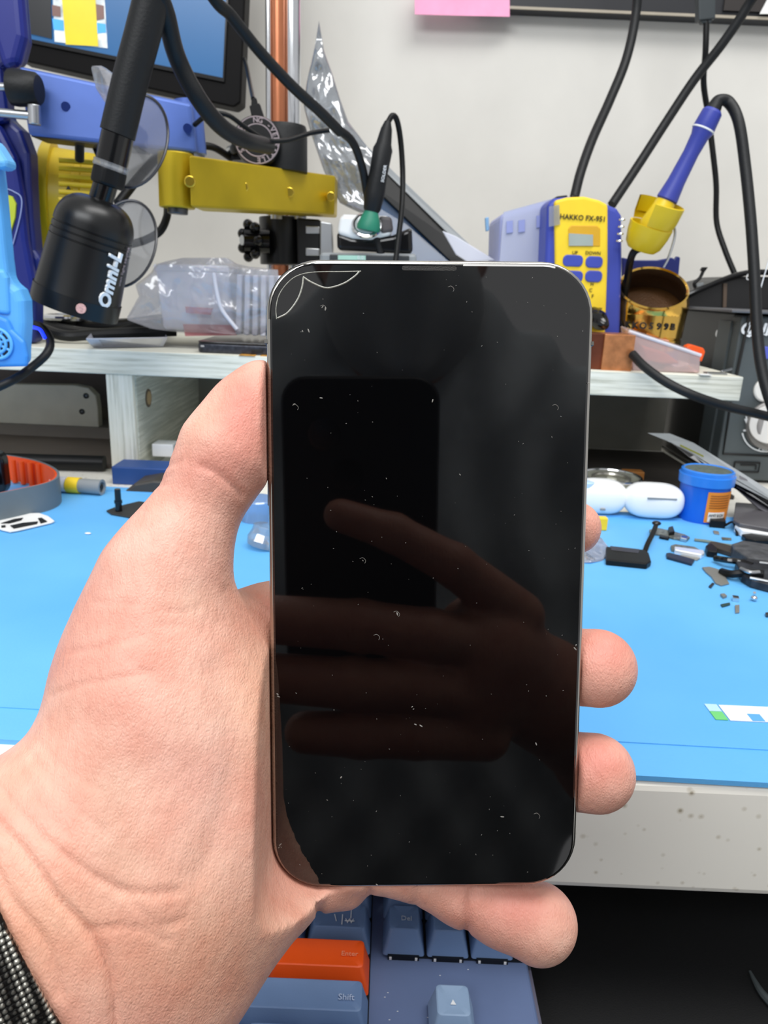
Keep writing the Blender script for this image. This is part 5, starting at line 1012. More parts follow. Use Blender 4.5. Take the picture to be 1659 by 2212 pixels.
def gl(pts, r_=0.00012, z=-0.00060, n=6, k=6): return gtube([plw(*pix_on_glass(a, b_), z) for a, b_ in pts], r_, n, k)
m_crack = M('cracked_glass_edge', 'a5a69c', 0.35, var=0.3, vs=2000)
mk('crack', gl([(598, 690), (597, 665), (604, 637), (622, 612), (645, 596), (680, 589), (740, 588), (780, 587)], 0.00011), m_crack, hp, smooth=True)
mk('crack', gl([(600, 688), (622, 676), (642, 650), (652, 625), (656, 600)], 0.00022), m_crack, hp, smooth=True)
mk('crack', gl([(655, 599), (672, 610), (700, 622), (720, 621), (745, 612), (766, 598), (776, 588)], 0.00022), m_crack, hp, smooth=True)
mk('glass_gap', gl([(582, 690), (583, 650), (594, 618), (614, 592), (640, 577), (675, 572), (800, 572), (1000, 573)], 0.0001), m_ink, hp, smooth=True)
sa, sb_ = pix_on_glass(868, 580), pix_on_glass(986, 580)
slot = [(sa[0] + (sb_[0] - sa[0]) / 2 + a, sa[1] + b_) for a, b_ in rrect(sb_[0] - sa[0], 0.0011, 0.0005, 4)]
mk('earpiece_slot', (lambda n: ([plw(a, b_, -0.00058) for a, b_ in slot] + [plw(a, b_, -0.0004) for a, b_ in slot], [tuple(range(n)), tuple(reversed(range(n, 2 * n)))] + [(i, (i + 1) % n, (i + 1) % n + n, i + n) for i in range(n)]))(len(slot)), M('earpiece_mesh', '2b2a28', 0.6, bump=0.5, bs=4000), hp)
for (u, v, hv) in ((-PW / 2, -0.060, 0.0008), (PW / 2, -0.060, 0.0008)):
    mk('antenna_band', gbox(tuple(plw(u, v, PT / 2)), (0.0009, 0.0009, PT * 0.9), Matrix((RT, -UP, fw)).transposed()), M('antenna_grey', '55544f', 0.5), hp)
mk('side_button', [gbox(tuple(plw(-PW / 2 - 0.0001, v, PT / 2)), (0.0008, 0.010, 0.0022), Matrix((RT, -UP, fw)).transposed()) for v in (-0.038, -0.025)], m_frame, hp, bev=0.0003)
sp_ = []
rng = random.Random(3)
big = [(697, 664), (703, 668), (654, 716), (667, 715), (694, 860), (993, 1025), (784, 1210), (858, 1325), (890, 1525), (893, 1530), (600, 1498), (602, 1503), (737, 1677), (814, 1908), (606, 1822), (603, 1828), (897, 1563), (909, 1566), (1243, 1392), (1241, 1400), (1084, 1762), (636, 873), (1157, 1605), (934, 866), (1270, 828)]
for (a, b_) in big: u, v = pix_on_glass(a, b_); sp_.append((u, v, rng.uniform(0.00016, 0.00034)))
for i in range(150): sp_.append((rng.uniform(-PW / 2 + 0.002, PW / 2 - 0.002), rng.uniform(-PH / 2 + 0.003, PH / 2 - 0.003), rng.uniform(0.00004, 0.00013)))
gs = []
for (u, v, r_) in sp_:
    a = rng.uniform(0, 3.14); e1 = V3(cdir(ex * math.cos(a) + ey * math.sin(a))) * r_ * rng.uniform(1, 2.2); e2 = V3(cdir(-ex * math.sin(a) + ey * math.cos(a))) * r_ * 0.6; gs.append(gell(plw(u, v, -0.0006), (e1, e2, V3(cdir(pn)) * r_ * 0.3), 6, 4))
for (a, b_) in ((785, 1210), (858, 1325), (1160, 1760), (815, 1375), (700, 666), (975, 625), (640, 880), (1200, 880)):
    gs.append(gl([(a - 8, b_ - 4), (a - 1, b_ - 6), (a + 5, b_), (a + 3, b_ + 6)], 0.00004, -0.00058, 5, 3))
d_ = mk('dust_speck', gs, M('dust_grey', '8e8c86', 0.8), hp); d_['kind'] = 'stuff'

# ------------------------------------------------------------------ sculpting by distance field
def surf_nets(Fd, org, h):
    S_ = Fd < 0; nx, ny, nz = Fd.shape
    c = np.zeros((nx - 1, ny - 1, nz - 1), np.int8)
    for dx in (0, 1):
        for dy in (0, 1):
            for dz in (0, 1): c += S_[dx:nx - 1 + dx, dy:ny - 1 + dy, dz:nz - 1 + dz]
    act = np.argwhere((c > 0) & (c < 8)); idx = -np.ones((nx - 1, ny - 1, nz - 1), np.int64); idx[tuple(act.T)] = np.arange(len(act))
    pos = np.zeros((len(act), 3)); cnt = np.zeros(len(act))
    cor = [(a, b_, d) for a in (0, 1) for b_ in (0, 1) for d in (0, 1)]
    for i in range(8):
        for j in range(i + 1, 8):
            df = np.array(cor[j]) - np.array(cor[i])
            if np.abs(df).sum() != 1: continue
            A_ = Fd[tuple((act + cor[i]).T)]; B_ = Fd[tuple((act + cor[j]).T)]; m_ = (A_ < 0) != (B_ < 0)
            t_ = np.where(m_, A_ / np.where(A_ == B_, 1, A_ - B_), 0)[:, None]; pos += np.where(m_[:, None], np.array(cor[i]) + t_ * df, 0); cnt += m_
    V = (act + pos / cnt[:, None]) * h + org; Q = []
    for ax_ in range(3):
        sl0 = [slice(None)] * 3; sl1 = [slice(None)] * 3; sl0[ax_] = slice(0, -1); sl1[ax_] = slice(1, None)
        s0, s1 = S_[tuple(sl0)], S_[tuple(sl1)]; e = np.argwhere(s0 != s1); b1, b2 = [(1, 2), (2, 0), (0, 1)][ax_]
        e = e[(e[:, b1] > 0) & (e[:, b2] > 0) & (e[:, b1] < Fd.shape[b1] - 1) & (e[:, b2] < Fd.shape[b2] - 1)]
        o1 = np.zeros(3, int); o1[b1] = 1; o2 = np.zeros(3, int); o2[b2] = 1
        q = np.stack([idx[tuple((e - o1 - o2).T)], idx[tuple((e - o2).T)], idx[tuple(e.T)], idx[tuple((e - o1).T)]], 1)
        fl = s0[tuple(e.T)]; q[~fl] = q[~fl][:, ::-1]; Q.append(q)
    return V, np.concatenate(Q)
def rc(P, a, b_, ra, rb):
    a = np.asarray(a, np.float32); b_ = np.asarray(b_, np.float32); ab = b_ - a; t_ = np.clip(((P - a) @ ab) / max(ab @ ab, 1e-12), 0, 1)
    return np.linalg.norm(P - a - t_[..., None] * ab, axis=-1) - (ra + (rb - ra) * t_)
def elp(P, c, R_, r_):
    q = (P - np.asarray(c, np.float32)) @ np.asarray(R_, np.float32); r_ = np.asarray(r_, np.float32); k0 = np.linalg.norm(q / r_, axis=-1); k1 = np.linalg.norm(q / r_ ** 2, axis=-1); return k0 * (k0 - 1) / np.maximum(k1, 1e-9)
def smin(a, b_, k): h_ = np.clip(0.5 + 0.5 * (b_ - a) / k, 0, 1); return b_ * (1 - h_) + a * h_ - k * h_ * (1 - h_)
def grid(lo, hi, h):
    ax_ = [np.arange(l, u, h, dtype=np.float32) for l, u in zip(lo, hi)]; return np.stack(np.meshgrid(*ax_, indexing='ij'), -1), np.array(lo)
def smoothmesh(V, Q, it=2, lam=0.5):
    n = len(V); E = np.concatenate([Q[:, [0, 1]], Q[:, [1, 2]], Q[:, [2, 3]], Q[:, [3, 0]]]); 
    for _ in range(it):
        s = np.zeros((n, 3)); c = np.zeros(n); np.add.at(s, E[:, 0], V[E[:, 1]]); np.add.at(c, E[:, 0], 1); V = V + lam * (s / np.maximum(c, 1)[:, None] - V)
    return V
def np_mesh(name, V, Q, mat, parent=None):
    Vw = np.array(CAM)[None] + V[:, :1] * np.array(RT) - V[:, 1:2] * np.array(UP) + V[:, 2:3] * np.array(fw)
    me = D.meshes.new(name); me.vertices.add(len(V)); me.vertices.foreach_set('co', Vw.astype(np.float32).ravel())
    me.loops.add(Q.size); me.loops.foreach_set('vertex_index', Q[:, ::-1].astype(np.int32).ravel()); me.polygons.add(len(Q))
    me.polygons.foreach_set('loop_start', np.arange(0, Q.size, 4, dtype=np.int32)); me.update(calc_edges=True); me.validate()
    me.polygons.foreach_set('use_smooth', [True] * len(me.polygons)); me.materials.append(mat)
    o = D.objects.new(name, me); COL.objects.link(o)
    if parent is not None: o.parent = parent
    return o
def C(px_, py_, d): return np.array([(px_ - CX) / FPX * d, (py_ - CY) / FPX * d, d])
def rp_(px_r, d): return px_r * d / FPX
def chain(P, pts, k=0.004):
    """pts: (px, py, depth, radius in px at that depth)"""
    d = None
    for a, b_ in zip(pts[:-1], pts[1:]):
        q = rc(P, C(*a[:3]), C(*b_[:3]), rp_(a[3], a[2]), rp_(b_[3], b_[2])); d = q if d is None else smin(d, q, k)
    return d
h = 0.0010
P, org = grid((-0.135, -0.042, 0.118), (0.068, 0.150, 0.236), h)
# thumb and the mass at its base
thumb = chain(P, [(570, 842, .1835, 64), (540, 893, .1830, 83), (493, 975, .1815, 98), (446, 1062, .1810, 84), (402, 1145, .1800, 84), (356, 1240, .1800, 99)], 0.005)
thenar = chain(P, [(356, 1240, .1805, 99), (345, 1330, .1815, 134), (338, 1440, .1815, 160), (325, 1560, .1795, 184), (305, 1690, .1760, 200)], 0.012)
palm = chain(P, [(485, 1420, .1985, 92), (500, 1560, .1950, 165), (500, 1720, .1920, 180)], 0.012)
palm = smin(palm, chain(P, [(345, 1470, .182, 150), (430, 1620, .1825, 165), (440, 1760, .1830, 180)], 0.01), 0.012)
heel = chain(P, [(596, 1912, .1935, 92), (500, 1955, .1880, 122), (350, 2035, .1820, 146), (230, 2140, .1780, 165)], 0.012)
mid = chain(P, [(470, 1800, .1850, 190), (300, 1900, .1765, 225), (120, 1990, .1700, 230)], 0.012)
F1 = [(225, 1822, .1705, 205), (60, 1880, .1660, 212), (-160, 1970, .1600, 215), (-420, 2080, .1520, 225)]
F2 = [(330, 2130, .1735, 175), (180, 2230, .1680, 180), (-40, 2370, .1610, 190), (-300, 2500, .1530, 200)]
arm = smin(chain(P, F1, 0.012), chain(P, F2, 0.012), 0.018)
arm = smin(arm, chain(P, [(230, 2010, .1720, 215), (60, 2120, .1665, 215), (-200, 2240, .1580, 225)], 0.012), 0.016)
body = smin(thumb, thenar, 0.012)
for q in (palm, heel, mid, arm): body = smin(body, q, 0.014)
# knuckle side of the hand behind the phone
back = chain(P, [(590, 1330, .2080, 72), (640, 1500, .2100, 88), (650, 1700, .2080, 88), (640, 1850, .2040, 75)], 0.01)
body = smin(body, back, 0.014)
fingers = [
    [(560, 1345, .2040, 78), (700, 1300, .2110, 74), (900, 1215, .2130, 66), (1100, 1155, .2080, 62), (1190, 1142, .2030, 60), (1240, 1140, .1990, 58)],
    [(640, 1460, .2110, 80), (850, 1450, .2160, 76), (1080, 1438, .2130, 76), (1210, 1438, .2050, 79), (1290, 1443, .1975, 84)],
    [(650, 1640, .2110, 78), (850, 1665, .2160, 75), (1060, 1668, .2130, 76), (1200, 1662, .2050, 80), (1286, 1670, .1980, 84)],
    [(600, 1880, .1980, 84), (760, 1850, .2040, 72), (880, 1862, .2055, 70), (1000, 1925, .2050, 68), (1085, 1965, .2040, 72), (1162, 1994, .2025, 84)]]
fd = None
for f in fingers:
    q = chain(P, f, 0.003); fd = q if fd is None else np.minimum(fd, q)
# pads of flesh at the finger roots seen under the phone
fd = smin(fd, chain(P, [(700, 1905, .2010, 62), (745, 1910, .2040, 52)], 0.002), 0.0015)
allf = smin(body, fd, 0.0014)
# the phone presses into the flesh
q = P - pc_.astype(np.float32); U_ = np.abs(q @ ex.astype(np.float32)) - PW / 2 + PR; V_ = np.abs(q @ ey.astype(np.float32)) - PH / 2 + PR; W_ = np.abs(q @ pn.astype(np.float32) - PT / 2) - PT / 2
rd = np.hypot(np.maximum(U_, 0), np.maximum(V_, 0)) + np.minimum(np.maximum(U_, V_), 0) - PR
pd_ = np.maximum(rd, W_) - 0.00035
# keep flesh from coming over the front of the glass
front = np.maximum(rd - 0.0002, (q @ pn.astype(np.float32)) - 0.001)
allf = -smin(-allf, pd_, 0.0006); allf = np.maximum(allf, -front)
Vh, Qh = surf_nets(allf.astype(np.float64), org, h); Vh = smoothmesh(Vh, Qh, 2, 0.45)
# tidy: keep vertices' picture positions for creases and colour
def pix(V): return V[:, 0] / V[:, 2] * FPX + CX, V[:, 1] / V[:, 2] * FPX + CY
def vnorm(V, Q):
    n = np.cross(V[Q[:, 2]] - V[Q[:, 0]], V[Q[:, 3]] - V[Q[:, 1]]); N = np.zeros_like(V)
    for k in range(4): np.add.at(N, Q[:, k], n)
    return N / np.maximum(np.linalg.norm(N, axis=1), 1e-12)[:, None]
def dpoly(X, Y_, pts):
    pts = catmull([(a, b_, 0) for a, b_ in pts], 6); d = np.full(len(X), 1e9)
    for a, b_ in zip(pts[:-1], pts[1:]):
        vx, vy = b_[0] - a[0], b_[1] - a[1]; L = vx * vx + vy * vy + 1e-9; t_ = np.clip(((X - a[0]) * vx + (Y_ - a[1]) * vy) / L, 0, 1); d = np.minimum(d, np.hypot(X - a[0] - t_ * vx, Y_ - a[1] - t_ * vy))
    return d
Nh = vnorm(Vh, Qh)
if (Nh * (Vh - np.array([0, 0, .19]))).sum() < 0: pass
ctrd = Vh.mean(0)
sgn = 1 if ((Nh * (Vh - ctrd)).sum(1)).mean() > 0 else -1
Nh = Nh * sgn
X, Yp = pix(Vh); facing = np.clip(-Nh[:, 2] * 3, 0, 1)
creases = [([(-5, 1700), (42, 1754), (105, 1821), (190, 1884), (253, 1918), (320, 1930), (385, 1925)], 9, .00050),
    ([(-20, 1760), (63, 1855), (127, 1944), (190, 2011), (222, 2070), (240, 2130), (250, 2230)], 11, .00095),
    ([(-20, 1860), (30, 1950), (84, 2015), (110, 2070), (130, 2150)], 12, .00055),
    ([(190, 2008), (250, 2003), (300, 2005), (360, 2030)], 9, .00035), ([(250, 1915), (300, 1960), (340, 2000), (400, 1985)], 10, .0003),
    ([(110, 1502), (180, 1478), (250, 1468), (330, 1450)], 7, .00026), ([(150, 1410), (230, 1395), (310, 1372)], 8, .00022), ([(200, 1300), (290, 1305)], 8, .00015),
    ([(345, 1010), (372, 1002), (400, 992)], 6, .0003), ([(430, 1003), (465, 1020), (500, 1045), (522, 1068)], 8, .00045), ([(330, 1050), (360, 1045)], 7, .0003), ([(345, 1038), (370, 1026)], 5, .0002),
    ([(490, 1275), (505, 1300), (540, 1330), (570, 1380), (585, 1420)], 12, .0003), ([(520, 1272), (555, 1288), (590, 1318)], 8, .0006), ([(340, 1318), (400, 1322), (430, 1310)], 7, .0002), ([(330, 1352), (400, 1350)], 6, .00018),
    ([(470, 1450), (500, 1560), (500, 1680), (470, 1800), (430, 1890)], 40, .0004), ([(60, 1620), (110, 1690), (170, 1750), (230, 1800)], 8, .0002), ([(40, 1660), (90, 1740), (150, 1810)], 8, .0002), ([(80, 1600), (140, 1660), (220, 1710)], 8, .00015),
    ([(686, 1905), (690, 1940), (690, 1975)], 8, .0008), ([(790, 1905), (800, 1930)], 9, .0006), ([(1022, 1915), (1012, 1960), (1008, 2010)], 12, .0009), ([(905, 1900), (900, 1950)], 12, .0004)]
disp = np.zeros(len(Vh))
for pts, wd, dep in creases: wd *= .8; disp += 1.5 * dep * np.exp(-(dpoly(X, Yp, pts) / wd) ** 2)
# soft pads between the creases
for (cx_, cy_, r_, dep) in ((300, 1560, 120, .0010), (130, 1900, 60, .0003), (330, 1960, 70, .0006), (470, 2000, 90, .0003)): disp -= dep * np.exp(-((X - cx_) ** 2 + (Yp - cy_) ** 2) / r_ ** 2)
Vh = Vh - Nh * (disp * facing)[:, None]
# colour of the skin itself
tone = np.zeros((len(Vh), 4), np.float32); base = np.array(lin('efc8b8')); red = np.array(lin('de9088')); yel = np.array(lin('ecc4a6')); pale = np.array(lin('f7ddd2')); vein = np.array(lin('cdb8a2'))
col = np.tile(base, (len(Vh), 1))
def blend(c_, cx_, cy_, rx, ry, amt): 
    global col
    w_ = (amt * np.exp(-((X - cx_) / rx) ** 2 - ((Yp - cy_) / ry) ** 2))[:, None]; col = col * (1 - w_) + c_ * w_
blend(red, 520, 900, 60, 110, .60); blend(red, 440, 1010, 90, 60, .5); blend(red, 1310, 1400, 70, 60, .65); blend(red, 1290, 1640, 80, 60, .65); blend(red, 1120, 1960, 90, 50, .5); blend(red, 1280, 1140, 40, 60, .25)
blend(red, 640, 1930, 120, 60, .25); blend(yel, 560, 1500, 60, 300, .55); blend(yel, 450, 2080, 260, 160, .55); blend(yel, 60, 2000, 200, 150, .5); blend(red, 250, 1400, 130, 150, .15); blend(pale, 330, 1180, 120, 100, .5); blend(pale, 420, 1620, 120, 200, .35)
blend(vein, 230, 1720, 70, 90, .45); blend(vein, 250, 1850, 80, 60, .35); blend(vein, 420, 1290, 60, 40, .25); blend(red, 545, 830, 40, 60, .2); blend(red, 560, 1330, 60, 60, .3)
tone[:, :3] = col; tone[:, 3] = 1
# skin material
m_skin = D.materials.new('skin'); m_skin.use_nodes = True; t = NT(m_skin); p = t.n['Principled BSDF']
at = t.add('ShaderNodeAttribute'); at.attribute_name = 'skin_tone'; tc = t.add('ShaderNodeTexCoord')
n1 = t.add('ShaderNodeTexNoise'); n1.inputs['Scale'].default_value = 130; n1.inputs['Detail'].default_value = 4
n2 = t.add('ShaderNodeTexNoise'); n2.inputs['Scale'].default_value = 35; n2.inputs['Detail'].default_value = 3
for n in (n1, n2): t.link(tc.outputs['Object'], n.inputs['Vector'])
rA = ramp(t, [(0.3, 'f4e6e2'), (0.7, 'ffffff')]); t.link(n1.outputs['Fac'], rA.inputs[0]); rB = ramp(t, [(0.35, 'fff2ea'), (0.7, 'f6dcd6')]); t.link(n2.outputs['Fac'], rB.inputs[0])
m1 = t.add('ShaderNodeMixRGB', blend_type='MULTIPLY'); m1.inputs[0].default_value = 1; m2 = t.add('ShaderNodeMixRGB', blend_type='MULTIPLY'); m2.inputs[0].default_value = 1
t.link(at.outputs['Color'], m1.inputs[1]); t.link(rA.outputs[0], m1.inputs[2]); t.link(m1.outputs[0], m2.inputs[1]); t.link(rB.outputs[0], m2.inputs[2]); t.link(m2.outputs[0], p.inputs['Base Color'])
p.inputs['Roughness'].default_value = 0.5; p.inputs['Specular IOR Level'].default_value = 0.4
p.inputs['Subsurface Weight'].default_value = 0.12; p.inputs['Subsurface Scale'].default_value = 0.0035; p.inputs['Subsurface Radius'].default_value = (1.0, 0.4, 0.25)
mp = t.add('ShaderNodeMapping'); mp.inputs['Scale'].default_value = (1500, 700, 1100); mp.inputs['Rotation'].default_value = (0, 0.5, 0.0)
v1 = t.add('ShaderNodeTexVoronoi', feature='DISTANCE_TO_EDGE'); v1.inputs['Scale'].default_value = 1.0; t.link(tc.outputs['Object'], mp.inputs[0]); t.link(mp.outputs[0], v1.inputs['Vector'])
n3 = t.add('ShaderNodeTexNoise'); n3.inputs['Scale'].default_value = 1.0; n3.inputs['Detail'].default_value = 3
mp2 = t.add('ShaderNodeMapping'); mp2.inputs['Scale'].default_value = (700, 420, 330); mp2.inputs['Rotation'].default_value = (0, 0.25, 0); t.link(tc.outputs['Object'], mp2.inputs[0]); t.link(mp2.outputs[0], n3.inputs['Vector'])
b1 = t.add('ShaderNodeBump'); b1.inputs['Strength'].default_value = 0.4; b1.inputs['Distance'].default_value = 0.0004; t.link(v1.outputs['Distance'], b1.inputs['Height'])
b2 = t.add('ShaderNodeBump'); b2.inputs['Strength'].default_value = 0.45; b2.inputs['Distance'].default_value = 0.0007; t.link(n3.outputs['Fac'], b2.inputs['Height']); t.link(b1.outputs[0], b2.inputs['Normal'])
t.link(b2.outputs[0], p.inputs['Normal'])

# ---- the rest of the photographer, seen mirrored in the glass
def mir(px_, py_, d):
    v = C(px_, py_, d); k = (v - pc_ + 0.00055 * pn * 0).dot(pn); return v - 2 * k * pn
def mchain(P, pts, k):
    d = None
    for a, b_ in zip(pts[:-1], pts[1:]):
        q = rc(P, mir(*a[:3]), mir(*b_[:3]), a[3], b_[3]); d = q if d is None else smin(d, q, k)
    return d
h2 = 0.0018
P2, o2 = grid((-0.10, -0.03, -0.13), (0.235, 0.27, 0.075), h2)
rh = mchain(P2, [(1180, 1500, .395, .028), (1330, 1640, .44, .030), (1560, 1860, .52, .034)], .02)
rh = smin(rh, mchain(P2, [(1180, 1500, .395, .026), (1050, 1400, .375, .024), (1000, 1520, .375, .022)], .02), .012)
for f in ([(1120, 1330, .370, .013), (980, 1220, .355, .0105), (850, 1150, .350, .0092), (735, 1112, .350, .0080)], [(1080, 1400, .368, .0135), (930, 1370, .352, .0125), (780, 1350, .350, .0122), (560, 1335, .350, .0115)],
          [(1060, 1500, .368, .0135), (900, 1480, .352, .0125), (760, 1475, .350, .0122), (570, 1460, .350, .0115)], [(1050, 1590, .372, .012), (900, 1585, .356, .0115), (780, 1585, .353, .011), (660, 1580, .353, .010)]):
    rh = smin(rh, mchain(P2, f, .003), .003)
V2, Q2 = surf_nets(rh.astype(np.float64), o2, h2); V2 = smoothmesh(V2, Q2, 2, .4)
# head and neck behind the camera
hc_ = mir(870, 560, .66)
h3 = 0.004
P3, o3 = grid((hc_[0] - .12, hc_[1] - .16, hc_[2] - .15), (hc_[0] + .12, hc_[1] + .26, hc_[2] + .14), h3)
I3 = np.eye(3)
hd_ = elp(P3, hc_ + [0, -.02, -.02], I3, (.076, .095, .092)); hd_ = smin(hd_, elp(P3, hc_ + [0, .045, .01], I3, (.058, .068, .066)), .03)
hd_ = smin(hd_, rc(P3, hc_ + [0, -.005, .07], hc_ + [0, .028, .088], .009, .014), .012)        # nose
hd_ = smin(hd_, elp(P3, hc_ + [0, .060, .072], I3, (.026, .010, .010)), .006)                    # lips
for s in (-1, 1):
    hd_ = smin(hd_, elp(P3, hc_ + [s * .074, -.012, -.02], I3, (.007, .026, .016)), .006)              # ears
    hd_ = -smin(-hd_, rc(P3, hc_ + [s * .03, -.008, .085], hc_ + [s * .034, -.008, .085], .012, .012), .012)  # eye sockets
    hd_ = smin(hd_, elp(P3, hc_ + [s * .031, -.006, .066], I3, (.012, .011, .011)), .003)
hd_ = smin(hd_, rc(P3, hc_ + [0, .08, -.03], hc_ + [0, .18, -.07], .050, .058), .02)
V3h, Q3 = surf_nets(hd_.astype(np.float64), o3, h3); V3h = smoothmesh(V3h, Q3, 2, .4)
allV = np.concatenate([Vh, V2, V3h]); allQ = np.concatenate([Qh, Q2 + len(Vh), Q3 + len(Vh) + len(V2)])
person = np_mesh('person', allV, allQ, m_skin)
tt = np.tile(np.array([*lin('9a7260'), 1], np.float32), (len(allV), 1)); tt[:len(Vh)] = tone  # mirrored hand and head: skin painted darker to stand for shade on the hand
ca = person.data.color_attributes.new('skin_tone', 'FLOAT_COLOR', 'POINT'); ca.data.foreach_set('color', tt.ravel())
tag(person, 'person in dark shirt and dark mask holding up a phone in the left hand', 'person')
# thumbnail
na = C(497, 868, .1850); nd = (C(548, 790, .186) - C(440, 938, .186)); nd /= np.linalg.norm(nd); npn = np.cross(nd, [0, 0, 1.0]); npn /= np.linalg.norm(npn)
if npn[0] > 0: npn = -npn
nz_ = np.cross(nd, npn)
def wv(v): return V3(cdir(v))
mk('thumbnail', gell(cw(na + npn * 0.0003), (wv(nd) * 0.0075, wv(nz_) * 0.0060, wv(npn) * 0.0026), 32, 16), M('nail', 'e5b3a6', 0.25, coat=0.3, sss=0.1), person, smooth=True, sharp=80)
# shirt, mask, hair as clothing of the person
m_shirt = M('dark_grey_shirt_fabric', 'a0a5a8', 0.9, bump=0.2, bs=900); m_maskf = M('dark_grey_mask_fabric', '989b9d', 0.85, bump=0.2, bs=900); m_hair = M('dark_hair', '100d0b', 0.6, bump=0.6, bs=300)
h4 = 0.006
tcn = hc_ + np.array([0, .38, -.08])
P4, o4 = grid((-0.44, hc_[1] - .02, hc_[2] - .28), (0.44, hc_[1] + .78, hc_[2] + .14), h4)
to = elp(P4, tcn + [0, .02, 0], I3, (.25, .40, .110))
to = smin(to, rc(P4, hc_ + [-.19, .165, -.08], hc_ + [.19, .165, -.08], .062, .062), .05)
to = smin(to, rc(P4, hc_ + [0, .075, -.06], hc_ + [0, .13, -.07], .066, .085), .04)
for s in (-1, 1): to = smin(to, rc(P4, hc_ + [s * .22, .15, -.08], hc_ + [s * .30, .38, -.02], .058, .050), .03); to = smin(to, rc(P4, hc_ + [s * .30, .38, -.02], hc_ + [s * (.20 if s > 0 else .22), .42, .10], .050, .040), .03)
nzp = np.sin(P4[..., 0] * 55 + 3.0 * np.sin(P4[..., 1] * 14)) * np.sin(P4[..., 1] * 22 + P4[..., 0] * 30) * .0085 + .005 * np.sin(P4[..., 0] * 85 - P4[..., 1] * 32 + 2 * np.sin(P4[..., 1] * 9))
to = to + nzp
V4, Q4 = surf_nets(to.astype(np.float64), o4, h4); V4 = smoothmesh(V4, Q4, 2, .4); np_mesh('shirt', V4, Q4, m_shirt, person)
mk_ = elp(P3, hc_ + [0, .040, .016], I3, (.070, .072, .077)); mk_ = smin(mk_, rc(P3, hc_ + [0, -.015, .093], hc_ + [0, .085, .078], .022, .016), .02); mk_ = np.maximum(mk_, -(P3[..., 2] - (hc_[2] - .005))); mk_ = np.maximum(mk_, -(P3[..., 1] - (hc_[1] - .022 )))
V5, Q5 = surf_nets(mk_.astype(np.float64), o3, h3); V5 = smoothmesh(V5, Q5, 2, .4); np_mesh('face_mask', V5, Q5, m_maskf, person)
ha_ = elp(P3, hc_ + [0, -.035, -.03], I3, (.088, .100, .098)); ha_ = np.maximum(ha_, (P3[..., 2] - (hc_[2] + .035)) + np.maximum(0, P3[..., 1] - (hc_[1] - .06)) * .9); 
V6, Q6 = surf_nets(ha_.astype(np.float64), o3, h3); V6 = smoothmesh(V6, Q6, 2, .4); np_mesh('hair', V6, Q6, m_hair, person)

# watch band on the wrist
hb = 0.0008; Pb, ob = grid((-0.118, 0.035, 0.118), (-0.028, 0.150, 0.215), hb)
ab = smin(chain(Pb, F1, 0.012), chain(Pb, F2, 0.012), 0.018); ab = smin(ab, chain(Pb, [(230, 2010, .1720, 215), (60, 2120, .1665, 215), (-200, 2240, .1580, 225)], 0.012), 0.016); ab = smin(ab, chain(Pb, [(470, 1800, .1850, 190), (300, 1900, .1765, 225), (120, 1990, .1700, 230)], 0.012), 0.014)
e_ = C(135, 2212, .152) - C(0, 1960, .152); e_ /= np.linalg.norm(e_); av = np.array(C(-160, 1970, .160)) - np.array(C(60, 1880, .166)); av -= e_ * av.dot(e_); av /= np.linalg.norm(av)
sel = (np.hypot(X - 66, Yp - 2085) < 14) & (Nh[:, 2] < 0); pt0 = C(66, 2085, float(np.median(Vh[sel, 2])))
s_ = (Pb - pt0.astype(np.float32)) @ av.astype(np.float32)
bd = np.maximum(np.abs(ab - .0011) - .0009, np.abs(s_ - .0115) - .0115)
Vb, Qb = surf_nets(bd.astype(np.float64), ob, hb); Vb = smoothmesh(Vb, Qb, 3, .4)
m_mesh = D.materials.new('woven_steel_band'); m_mesh.use_nodes = True; t = NT(m_mesh); p = t.n['Principled BSDF']; tc = t.add('ShaderNodeTexCoord')
vt = t.add('ShaderNodeTexVoronoi'); vt.inputs['Scale'].default_value = 1; vt.inputs['Randomness'].default_value = 0.12
mpp = t.add('ShaderNodeMapping'); mpp.inputs['Rotation'].default_value = (0.2, 0.45, 0.1); mpp.inputs['Scale'].default_value = (900, 500, 900)
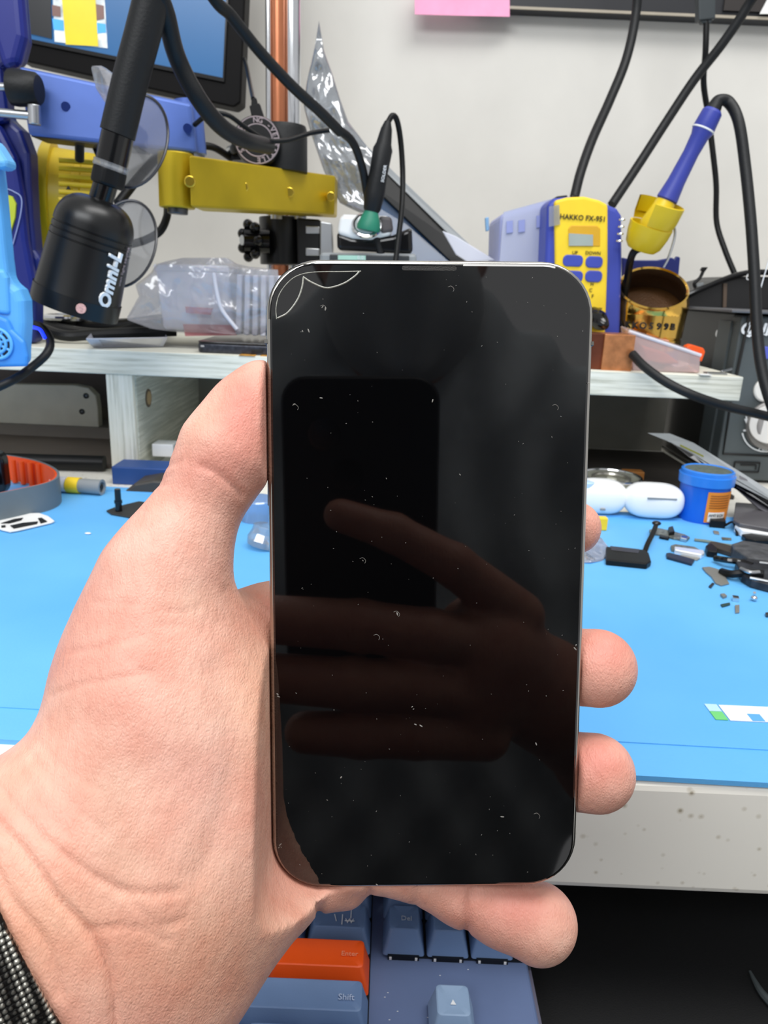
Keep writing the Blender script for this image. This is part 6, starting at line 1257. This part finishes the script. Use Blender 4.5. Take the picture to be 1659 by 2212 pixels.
t.link(tc.outputs['Object'], mpp.inputs[0]); t.link(mpp.outputs[0], vt.inputs['Vector'])
rv = ramp(t, [(0.15, 'd2d0c4'), (0.35, '8a8880'), (0.55, '222120')]); t.link(vt.outputs['Distance'], rv.inputs[0]); t.link(rv.outputs[0], p.inputs['Base Color'])
p.inputs['Metallic'].default_value = 0.85; p.inputs['Roughness'].default_value = 0.35
bb = t.add('ShaderNodeBump', invert=True); bb.inputs['Strength'].default_value = 0.9; bb.inputs['Distance'].default_value = 0.0006; t.link(vt.outputs['Distance'], bb.inputs['Height']); t.link(bb.outputs[0], p.inputs['Normal'])
wb = np_mesh('watch_band', Vb, Qb, m_mesh); tag(wb, 'dark silver woven metal watch band around the wrist at the bottom left corner', 'watch band')

# the phone that takes the picture, seen mirrored in the glass
tp = thing('camera_phone', tuple(c2w((-0.004, 0.12, -0.008))), 'dark phone taking the picture, mirrored in the black screen glass', 'phone')
def crings(cx_, cy_, levels):
    V = []; F = []; n = len(levels[0][0])
    for r_, z in levels: V += [c2w((cx_ + a, cy_ + b_, z)) for a, b_ in r_]
    for k in range(len(levels) - 1):
        for i in range(n): j = (i + 1) % n; F.append((k * n + i, k * n + j, (k + 1) * n + j, (k + 1) * n + i))
    F.append(tuple(reversed(range(n)))); F.append(tuple((len(levels) - 1) * n + i for i in range(n))); return V, F
mk('body', crings(-0.004, 0.052, [(rrect(.0760, .158, .012), -.0035), (rrect(.0775, .1600, .0125), -.0045), (rrect(.0775, .16, .0125), -.0105), (rrect(.076, .158, .012), -.0115)]), m_blackpl, tp, smooth=True, sharp=30)
mk('edge_band', crings(-0.004, 0.052, [(rrect(.0781, .1606, .0127), -.0055), (rrect(.0781, .1606, .0127), -.0095)]), m_darksteel, tp, smooth=True, sharp=30)
for (a, b_) in ((-.022, .0), (-.011, .020)):
    mk('lens', glathe(c2w((a, b_, -.0040)), fw, [(0, 0), (0, .0082), (.0022, .0080), (.0022, .0062), (.0012, .0055), (.0012, 0)], 28), m_blackgloss, tp, smooth=True, sharp=30)
